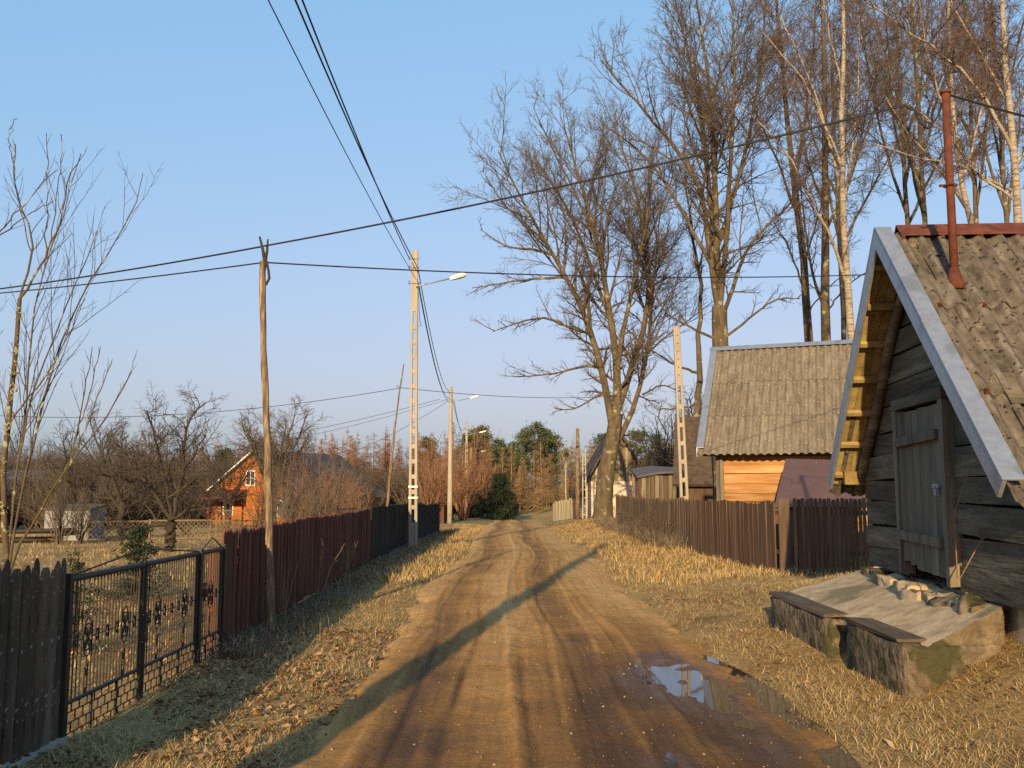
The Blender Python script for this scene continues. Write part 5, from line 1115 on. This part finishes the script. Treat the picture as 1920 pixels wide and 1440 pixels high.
for k in range(26):
    t_ = random.random(); c = Vector(at(np.interp(t_, [0, .3, .5, .75, 1], [8, 2, 15, 27, 36]), np.interp(t_, [0, .3, .5, .75, 1], [960, 900, 800, 690, 565]), YL - .03)) - Vector(bL); s_ = random.uniform(.006, .016)
    for j in range(5): mb.box(c + Vector((random.uniform(-.03, .04), random.uniform(-.03, .01), random.uniform(-.03, .03))), (s_, s_ * .6, s_), jit=s_ * .4)
lo = mb.build('lichen_tufts', M['lichen'], lichen_tree); lo['kind'] = 'stuff'

# apple tree on the lawn and other orchard trees
YA = 25.8; bA = np.array([at(318, 1030, YA)[0], YA, gz1(at(318, 1030, YA)[0], YA) - .05])
LV_AP = [dict(n=13, t0=.15, t1=1.0, ang=.9, ln=.42, up=.12, wob=.2, trop=.03, K=6, rr=.5, rmin=.012), dict(n=7, t0=.1, t1=1.0, ang=.9, ln=.5, up=.1, wob=.22, K=5, rr=.55, rmin=.008), dict(n=5, t0=.1, t1=1.0, ang=.8, ln=.5, up=.1, wob=.2, K=4, rr=.6, rmin=.006, lmin=.15)]
make_tree('apple_tree', 'old apple tree with a long low horizontal limb on the lawn', ([bA, at(319, 1005, YA), at(321, 985, YA), at(322, 970, YA)], .17, .14),
    [(px_poly([(320, 985), (292, 983), (262, 992), (235, 996), (205, 985), (165, 978)], YA, -1), .10, .02), (px_poly([(322, 975), (330, 930), (340, 870), (345, 840), (350, 790), (362, 765), (386, 755)], YA, .5), .10, .02), (px_poly([(320, 975), (290, 930), (255, 880), (235, 845), (215, 830)], YA, 1.5), .08, .02), (px_poly([(323, 975), (360, 950), (385, 925), (405, 915)], YA, -1), .07, .02), (px_poly([(321, 970), (310, 900), (300, 850), (285, 800), (275, 770)], YA, -1), .07, .02), (px_poly([(338, 880), (370, 840), (385, 815)], YA, -.5), .05, .015), (px_poly([(275, 905), (240, 905), (205, 890), (180, 890)], YA, -1.4), .05, .015)],
    g, LV_AP, M['darkbark'], M['darktwig'], wob=.03)
def proc_tree(name, label, base, H, spread, r, nl, lev, bark, twig, group=None, cat='tree', fork=.3, up=1.0):
    base = np.array(base, float); tr = [base, base + [g.normal(0, .05), 0, H * fork * .6], base + [g.normal(0, .08), g.normal(0, .08), H * fork]]
    lim = []
    for k in range(nl):
        az = 2 * math.pi * (k + g.random() * .6) / nl; e = g.random() * .45 + .55
        p_ = tr[-1] + [0, 0, -H * fork * .3 * g.random()]; pts = [p_]
        for s_ in (.35, .7, 1.0):
            pts.append(p_ + np.array([math.cos(az) * spread * s_ ** .8 * (1.2 - e * .5), math.sin(az) * spread * s_ ** .8 * (1.2 - e * .5), (H * (1 - fork)) * e * s_ * up]))
        lim.append((pts, r * .55, r * .1))
    return make_tree(name, label, (tr, r, r * .75), lim, g, lev, bark, twig, cat, group, wob=.03, K=8, sides=7)
yt = 52.0; c = at(515, 900, yt)
proc_tree('round_orchard_tree', 'dense round bare tree standing over the orange house roof', (c[0], yt, -.4), 6.9, 2.3, .2, 13, [dict(n=11, t0=.2, t1=1, ang=.8, ln=.4, up=.1, wob=.15, K=5, rr=.5, rmin=.02), dict(n=7, t0=.1, t1=1, ang=.8, ln=.5, up=.08, wob=.18, K=4, rr=.55, rmin=.013), dict(n=4, t0=.1, t1=1, ang=.8, ln=.5, wob=.2, K=3, rr=.6, rmin=.010, lmin=.25)], M['darkbark'], M['graytwig'])
LV_FAR = [dict(n=8, t0=.15, t1=1, ang=.75, ln=.4, up=.15, wob=.15, K=5, rr=.5, rmin=.016), dict(n=6, t0=.1, t1=1, ang=.8, ln=.5, up=.08, wob=.18, K=4, rr=.55, rmin=.012), dict(n=4, t0=.1, t1=1, ang=.8, ln=.55, wob=.2, K=3, rr=.6, rmin=.009, lmin=.25)]
for px_, py_, Y0, H, sp, lab in [(225, 1012, 34, 4.6, 1.9, 'low spreading bare fruit tree left of the apple tree'), (140, 1010, 40, 4.6, 1.6, 'thin bare fruit tree behind the pale shed'), (425, 1000, 46, 4.3, 1.7, 'bare fruit tree with branches across the orange gable')]:
    c = at(px_, py_, Y0); proc_tree('fruit_tree', lab, (c[0], Y0, gz1(c[0], Y0)), H, sp, .13, 7, LV_FAR, M['darkbark'], M['darktwig'])

# shrubs
def shrub(name, label, base, H, spread, n, m, lev=None, group=None, r=.018, cat='shrub'):
    base = np.array(base, float); root = empty(name, base, label, cat, group); Ps = []; Rs = []
    for k in range(n):
        az = g.random() * 6.28; e = g.random() ** .7; h = H * (.65 + .4 * g.random())
        tip_ = np.array([math.cos(az) * spread * e, math.sin(az) * spread * e, h * (1 - .35 * e)])
        st = np.array([math.cos(az), math.sin(az), 0]) * .12 * spread * g.random()
        mid_ = st * .6 + tip_ * .45 + [0, 0, h * .10]
        q_, rr = resample([st, mid_, tip_], r * (.6 + .7 * g.random()), r * .25, 8, .02 * H / 3, g); Ps.append(q_); Rs.append(rr)
    P = np.array(Ps); R_ = np.array(Rs); V_, F_ = tubes(P, R_, 5); link('stems', set_mesh('stems', V_, [F_]), m, root, True)
    parts = []
    for lv in (lev or [dict(n=7, t0=.2, t1=1, ang=.55, ln=.32, up=.15, wob=.14, K=4, rr=.55, rmin=.006), dict(n=5, t0=.1, t1=1, ang=.6, ln=.5, up=.1, wob=.16, K=3, rr=.6, rmin=.005, lmin=.12)]):
        P, R_ = grow(g, P, R_, **lv); parts.append(tubes(P, R_, 3))
    V_, F_ = join(parts); link('crown', set_mesh('crown', V_, [F_]), m, root, True); return root
LV_FSH = [dict(n=9, t0=.15, t1=1, ang=.5, ln=.35, up=.15, wob=.14, K=4, rr=.55, rmin=.014), dict(n=6, t0=.1, t1=1, ang=.6, ln=.5, up=.1, wob=.16, K=3, rr=.6, rmin=.011, lmin=.3)]
for px_, Y0, H, sp, n, m, lab in [(812, 62, 5.2, 2.6, 26, 'redtwig', 'reddish willow shrub between the slotted and the round lamp pole'), (868, 72, 6.5, 2.4, 24, 'redtwig', 'tall reddish bush around the half hidden lamp pole'), (900, 84, 8.5, 2.4, 24, 'redtwig', 'tallest reddish bush left of the dark spruce'), (770, 66, 4.8, 2.2, 22, 'graytwig', 'olive-brown shrub just left of the slotted lamp pole'), (700, 58, 3.4, 2.2, 20, 'graytwig', 'low olive-brown shrub behind the leaning pole'), (640, 52, 3.0, 1.8, 18, 'graytwig', 'low brown shrub right of the orange house'), (835, 78, 6.2, 2.2, 20, 'redtwig', 'reddish bush directly behind the round lamp pole')]:
    X0 = at(px_, 950, Y0)[0]; shrub('willow_shrub', lab, (X0, Y0, gz1(X0, Y0)), H, sp, n, M[m], LV_FSH, r=.05)
for px_, Y0, H, sp, n, m, lab in [(560, 19, 2.3, 1.0, 12, 'graytwig', 'bare lilac-like shrub right behind the red fence near the wooden pole'), (625, 24, 2.6, 1.3, 14, 'graytwig', 'bare pale-stemmed shrub behind the middle of the red fence'), (535, 27, 3.2, 1.4, 14, 'graytwig', 'brown shrub hiding the right half of the orange gable'), (665, 33, 2.4, 1.3, 14, 'redtwig', 'reddish shrub behind the end of the red fence'), (590, 36, 3.4, 2.0, 30, 'redtwig', 'brown thicket shrub below the grey roof'), (560, 40, 3.9, 1.9, 30, 'graytwig', 'tall grey-brown shrub hiding the middle of the grey roof'), (625, 42, 3.6, 1.8, 28, 'redtwig', 'tall reddish shrub hiding the right end of the grey roof'), (115, 30, 2.3, 1.0, 22, 'graytwig', 'vase-shaped brown shrub in front of the pale shed'), (150, 30.5, 2.0, .9, 20, 'graytwig', 'second brown shrub at the right corner of the pale shed'), (480, 31, 2.0, 1.2, 14, 'tantwig', 'low tan shrub behind the lattice fence'), (505, 34, 3.4, 1.2, 22, 'graytwig', 'tall brown shrub just right of the wooden pole'), (350, 38, 2.6, 1.4, 22, 'graytwig', 'grey-brown shrub beside the orange porch')]:
    X0 = at(px_, 980, Y0)[0]; shrub('bare_shrub', lab, (X0, Y0, gz1(X0, Y0)), H, sp, n, M[m], r=.016)
for px_, py_, Y0, H, lab in [(560, 1130, 13.2, 1.15, 'pale sapling sprouts in front of the red fence right of the wooden pole'), (620, 1110, 15.2, 1.2, 'pale sapling sprouts in front of the middle of the red fence'), (520, 1170, 11.3, .95, 'thin sprouts at the foot of the wooden pole')]:
    X0 = at(px_, py_, Y0)[0]; X0 = max(X0, -2.72); shrub('sapling', lab, (X0, Y0, gz1(X0, Y0)), H, .45, 5, M['tantwig'], [dict(n=3, t0=.3, t1=1, ang=.5, ln=.3, up=.2, wob=.1, K=4, rr=.6, rmin=.003)], r=.008)
for Y0, X0, lab in [(27, 4.0, 'brown bramble tangle against the dark fence near the slotted pole'), (32, 4.25, 'brown bramble tangle against the middle of the dark fence'), (38, 4.45, 'brown bramble tangle against the dark fence near the big tree')]:
    shrub('bramble', lab, (X0, Y0, gz1(X0, Y0)), 1.1, 1.3, 16, M['graytwig'], r=.008)

# ------------------------------------------------------------------ conifers and the far wood
def conifer_skeleton(g, H, Rb, nb, t0=.12, droop=-.15, rb=.03):
    t = t0 + (1 - t0) * np.sort(g.random(nb)); az = g.random(nb) * 6.28; L_ = Rb * (1 - t) ** .75 * (.7 + .5 * g.random(nb)) + .08
    d = np.stack([np.cos(az), np.sin(az), np.full(nb, 0.0)], 1); s_ = np.linspace(0, 1, 4)
    P = np.zeros((nb, 4, 3)); P[:, :, :2] = d[:, None, :2] * (L_[:, None] * s_[None])[:, :, None]
    P[:, :, 2] = (t * H)[:, None] + L_[:, None] * (droop * s_ + .25 * s_ ** 2.2)[None]
    return P, rb * (1 - t * .7)[:, None] * np.linspace(1, .3, 4)[None]
def larch_arrays(g, H, Rb=1.9, nb=70, tw=5):
    tr = np.zeros((1, 6, 3)); tr[0, :, 2] = np.linspace(0, H, 6); parts = [tubes(tr, np.linspace(.13, .02, 6)[None] * H / 10, 6)]
    P, R_ = conifer_skeleton(g, H, Rb, nb, .1, -.1, .03); parts.append(tubes(P, R_, 3))
    Q_, R2 = grow(g, P, R_, n=tw, t0=.1, t1=1, ang=.85, ln=.5, up=-.12, wob=.2, K=3, rr=.7, rmin=.019, tip=.6, lmin=.2, flat=.4); parts.append(tubes(Q_, R2, 3))
    return parts
def needles(g, C, s, n, flat=.5):
    """n little needle-clump faces per centre C (m,3), spread s"""
    m_ = len(C); c = np.repeat(C, n, 0) + g.normal(0, 1, (m_ * n, 3)) * s * [1, 1, flat]; k = len(c)
    a_ = g.normal(size=(k, 3)); a_ /= np.linalg.norm(a_, axis=1, keepdims=True); b_ = np.cross(a_, g.normal(size=(k, 3))); b_ /= np.linalg.norm(b_, axis=1, keepdims=True)
    sz = s * (.35 + .4 * g.random(k))[:, None]
    V_ = np.stack([c - a_ * sz, c + b_ * sz * .28, c + a_ * sz, c - b_ * sz * .28], 1).reshape(-1, 3)
    return V_, np.arange(k * 4).reshape(-1, 4)
def pine(label, px_, Y0, topy, Rc, group=None):
    X0 = at(px_, 900, Y0)[0]; z0 = gz1(X0, Y0); H = at(px_, topy, Y0)[2] - z0
    root = empty('pine_tree', (X0, Y0, z0), label, 'tree', group)
    tr = np.zeros((1, 6, 3)); tr[0, :, 2] = np.linspace(0, H * .95, 6); tr[0, 2:5, 0] = g.normal(0, .15, 3)
    V_, F_ = tubes(tr, np.linspace(.2, .05, 6)[None], 8); link('trunk', set_mesh('trunk', V_, [F_]), M['bark'], root, True)
    nc = 75; t = .35 + .65 * g.random(nc) ** .8; az = g.random(nc) * 6.28; rr = Rc * np.sin(np.clip((1.06 - t) / .7, 0, 1) * 1.75) * (.3 + .8 * g.random(nc)) * (1 + .4 * np.sin(2 * az + 6.28 * g.random()) * np.sin(t * 14 + 6 * g.random()))
    C_ = np.stack([rr * np.cos(az), rr * np.sin(az), t * H + .1 * rr], 1)
    V_, F_ = needles(g, C_, .34, 40, .5); link('crown', set_mesh('crown', V_, [F_]), M['needle'], root)
    br = np.stack([np.stack([np.zeros(nc), np.zeros(nc), C_[:, 2] - .25 * rr - .2], 1), C_ * [.6, .6, 1] - [0, 0, .12], C_], 1); V_, F_ = tubes(br, np.tile([[.05, .03, .015]], (nc, 1)), 4); link('branches', set_mesh('branches', V_, [F_]), M['bark'], root, True)
for px_, Y0, ty, Rc, lab in [(1004, 116, 795, 3.4, 'broad dark green pine rising highest over the road end'), (905, 117, 802, 3.2, 'dark green pine left of the broad pine over the road end'), (935, 120, 826, 2.6, 'smaller pine in the gap between the two tall pines'), (878, 114, 815, 2.4, 'pine showing just right of the half hidden lamp pole'), (800, 125, 818, 2.4, 'pine top behind the reddish bushes left of the round pole'), (1040, 120, 818, 2.6, 'pine right of the broad pine, partly behind tan larches'), (1130, 116, 815, 2.8, 'pine above the brick house roof, left of the trunk'), (1195, 120, 810, 3.0, 'pine above the brick house, right of the big trunk'), (1235, 124, 815, 2.8, 'pine top left of the old dark barn'), (965, 126, 832, 2.6, 'pine low between the tall pines'), (985, 122, 812, 2.6, 'pine just left of the broad tallest pine'), (892, 124, 808, 2.6, 'pine crowding the left side of the road-end pines'), (922, 112, 835, 2.2, 'young pine standing lowest in the row over the road end'), (1022, 118, 806, 2.6, 'pine just right of the broad tallest pine'), (1165, 122, 820, 2.6, 'pine half hidden behind the leaning trunk of the big tree')]:
    pine(lab, px_, Y0, ty, Rc)
def spruce(label, X0, Y0, H, Rb, nb=90, name='spruce_tree', n=9, s=.16):
    z0 = gz1(X0, Y0); root = empty(name, (X0, Y0, z0), label, 'tree')
    tr = np.zeros((1, 5, 3)); tr[0, :, 2] = np.linspace(0, H, 5); V_, F_ = tubes(tr, np.linspace(.035, .006, 5)[None] * H, 7); link('trunk', set_mesh('trunk', V_, [F_]), M['darkbark'], root, True)
    P, R_ = conifer_skeleton(g, H, Rb, nb, .05, -.25, .012 * H / 2); V1, F1 = tubes(P, R_, 3); link('branches', set_mesh('branches', V1, [F1]), M['darkbark'], root, True)
    k = np.linspace(.1, 1, 7); i_ = np.clip(k * 3, 0, 2.999); a_ = i_.astype(int); f_ = (i_ - a_)[None, :, None]
    C_ = (P[:, a_] * (1 - f_) + P[:, a_ + 1] * f_).reshape(-1, 3); V_, F_ = needles(g, C_, s, n, .6); link('needles', set_mesh('needles', V_, [F_]), M['spruce'], root)
X0 = at(938, 960, 78)[0]; spruce('dark bushy spruce at the end of the road', X0, 78, 3.7, 1.6, 130, n=12, s=.22)
X0 = at(888, 960, 82)[0]; spruce('small dark spruce low beside the half hidden lamp pole', X0, 82, 2.2, 1.4, 70, n=10, s=.18)
X0 = at(256, 1075, 14)[0]; spruce('small spruce on the lawn seen through the top of the iron gate', X0, 14, 1.05, .5, 60, n=9, s=.055)
X0 = at(146, 1070, 9.5)[0]; spruce('tiny spruce beside the end of the picket fence', X0, 9.5, 1.0, .28, 40, n=8, s=.035)
X0 = at(420, 950, 90)[0]; spruce('dark spruce top left of the orange roof', X0, 90, 6.3, 1.8, 90, n=8, s=.3)
for px_, Y0, ty, lab, m in [(980, 100, 858, 'tan conical larch at the field edge right of the dark spruce', 'tantwig'), (1030, 108, 850, 'tan larch over the far field, next after the conical one', 'tantwig'), (1072, 104, 835, 'tan larch left of the thin brown utility pole', 'tantwig'), (1018, 96, 862, 'low tan larch leaning over the far field', 'tantwig'), (700, 100, 812, 'reddish larch between the wooden pole and the leaning pole', 'redtwig'), (722, 104, 800, 'tallest reddish larch left of the leaning pole', 'redtwig'), (665, 100, 825, 'reddish larch right of the grey roof', 'redtwig'), (655, 112, 818, 'thin reddish larch top above the grey roof end', 'redtwig'), (890, 96, 805, 'reddish larch behind the half hidden lamp pole', 'redtwig'), (850, 102, 790, 'reddish larch leaning over the round lamp pole', 'redtwig')]:
    X0 = at(px_, 900, Y0)[0]; z0 = gz1(X0, Y0); H = at(px_, ty, Y0)[2] - z0
    root = empty('larch_tree', (X0, Y0, z0), lab, 'tree'); pp = larch_arrays(g, H, H * .24, 110, 7)
    link('trunk', set_mesh('trunk', pp[0][0], [pp[0][1]]), M['bark'], root, True); V_, F_ = join(pp[1:]); link('crown', set_mesh('crown', V_, [F_]), M[m], root, True)
TEMPL = {}
def bush_arrays(g, H, n=16):
    Ps = []; Rs = []
    for k in range(n):
        az = g.random() * 6.28; e = g.random() ** .6; h = H * (.6 + .45 * g.random()); sp = H * .34 * e
        q_, rr = resample([(0, 0, 0), (math.cos(az) * sp * .5, math.sin(az) * sp * .5, h * .5), (math.cos(az) * sp, math.sin(az) * sp, h * (1 - .3 * e))], .011 * H, .003 * H, 7, .02 * H, g); Ps.append(q_); Rs.append(rr)
    P = np.array(Ps); R_ = np.array(Rs); parts = [tubes(P, R_, 4)]
    for lv in (dict(n=9, t0=.2, t1=1, ang=.65, ln=.34, up=.1, wob=.15, K=4, rr=.6, rmin=.022), dict(n=7, t0=.1, t1=1, ang=.7, ln=.5, up=.08, wob=.18, K=2, rr=.6, rmin=.017, lmin=.3)):
        P, R_ = grow(g, P, R_, **lv); parts.append(tubes(P, R_, 3))
    return parts
def wood(name, label, spots, m, nb=150, tw=8, cone=1.0):
    """one object of kind stuff: a geometry-node scatter of a few tree templates"""
    key = (m.name, nb)
    if key not in TEMPL:
        src = TEMPL[key] = bpy.data.collections.new('wood_templates')
        for k in range(3):
            V_, F_ = join(bush_arrays(g, 10) if m is M['graytwig'] else larch_arrays(g, 10, (1.7 + .7 * g.random()) * cone, nb, tw)); me_ = set_mesh('wood_template', V_, [F_]); me_.materials.append(m)
            src.objects.link(bpy.data.objects.new('wood_template', me_))
    src = TEMPL[key]
    n_ = len(spots); P = np.array([(X0, Y0, gz1(X0, Y0)) for X0, Y0, H in spots], np.float32); me_ = bpy.data.meshes.new(name); me_.vertices.add(n_); me_.vertices.foreach_set('co', P.ravel())
    for an, tp, dt in (('rot', 'FLOAT_VECTOR', np.stack([g.normal(0, .03, n_), g.normal(0, .03, n_), g.random(n_) * 6.28], 1)), ('scl', 'FLOAT_VECTOR', np.array([((H / 10) ** .6, (H / 10) ** .6, H / 10) for _, _, H in spots]))):
        a_ = me_.attributes.new(an, tp, 'POINT'); a_.data.foreach_set('vector', dt.astype(np.float32).ravel())
    a_ = me_.attributes.new('pick', 'INT', 'POINT'); a_.data.foreach_set('value', g.integers(0, 3, n_).astype(np.int32))
    o = link(name, me_); gn = bpy.data.node_groups.new(name, 'GeometryNodeTree')
    gn.interface.new_socket('Geometry', in_out='INPUT', socket_type='NodeSocketGeometry'); gn.interface.new_socket('Geometry', in_out='OUTPUT', socket_type='NodeSocketGeometry')
    N = gn.nodes; gi = N.new('NodeGroupInput'); go = N.new('NodeGroupOutput'); ip = N.new('GeometryNodeInstanceOnPoints'); ci = N.new('GeometryNodeCollectionInfo')
    ci.inputs['Collection'].default_value = src; ci.inputs['Separate Children'].default_value = True; ci.inputs['Reset Children'].default_value = True; ip.inputs['Pick Instance'].default_value = True
    for an, tp, sk in (('rot', 'FLOAT_VECTOR', 'Rotation'), ('scl', 'FLOAT_VECTOR', 'Scale'), ('pick', 'INT', 'Instance Index')):
        na = N.new('GeometryNodeInputNamedAttribute'); na.data_type = tp; na.inputs['Name'].default_value = an; gn.links.new(na.outputs['Attribute'], ip.inputs[sk])
    gn.links.new(gi.outputs[0], ip.inputs['Points']); gn.links.new(ci.outputs[0], ip.inputs['Instance']); gn.links.new(ip.outputs[0], go.inputs[0])
    o.modifiers.new('scatter', 'NODES').node_group = gn; struct(tag(o, label, 'wood'), 'stuff')
def belt(n, x0, x1, y0, y1, h0, h1):
    return [(x0 + (x1 - x0) * g.random(), y0 + (y1 - y0) * g.random(), h0 + (h1 - h0) * g.random()) for _ in range(n)]
wood('larch_wood', 'reddish-brown larch wood behind the orchard and left roadside', belt(120, -44, -7, 100, 130, 5.0, 9.5), M['redtwig'])
wood('tan_wood', 'tan-brown bare wood behind the far field and brick house', belt(110, -5, 34, 104, 130, 5.0, 8.0), M['tantwig'])
wood('left_wood', 'grey-brown bare wood along the left horizon', belt(170, -78, -20, 66, 108, 4.0, 7.2), M['graytwig'])
wood('orchard_thicket', 'low brown thicket between the lawn and the left wood', belt(110, -44, -19.5, 41, 60, 2.4, 4.4) + belt(60, -36, -8, 64, 80, 3.5, 5.6), M['graytwig'])
wood('right_wood', 'brown bare wood behind the barns on the right', belt(60, 12, 50, 58, 90, 7, 12), M['graytwig'])
wood('birch_wood', 'low tan brush along the far field edge', belt(70, -20, -1.5, 92, 110, 2.5, 5), M['graytwig'])
for px_, Y0, ty, lab in [(1106, 112, 838, 'thin pale birch trunk at the wood edge left of the brick house'), (1126, 110, 850, 'second thin pale birch trunk beside the brick house roof'), (1062, 100, 806, 'tall thin pale-barked tree right of the far field')]:
    X0 = at(px_, 900, Y0)[0]; z0 = gz1(X0, Y0); H = at(px_, ty, Y0)[2] - z0
    proc_tree('thin_birch', lab, (X0, Y0, z0), H, 1.2, .11, 5, LV_FAR[:2], M['birch'], M['tantwig'], fork=.6)
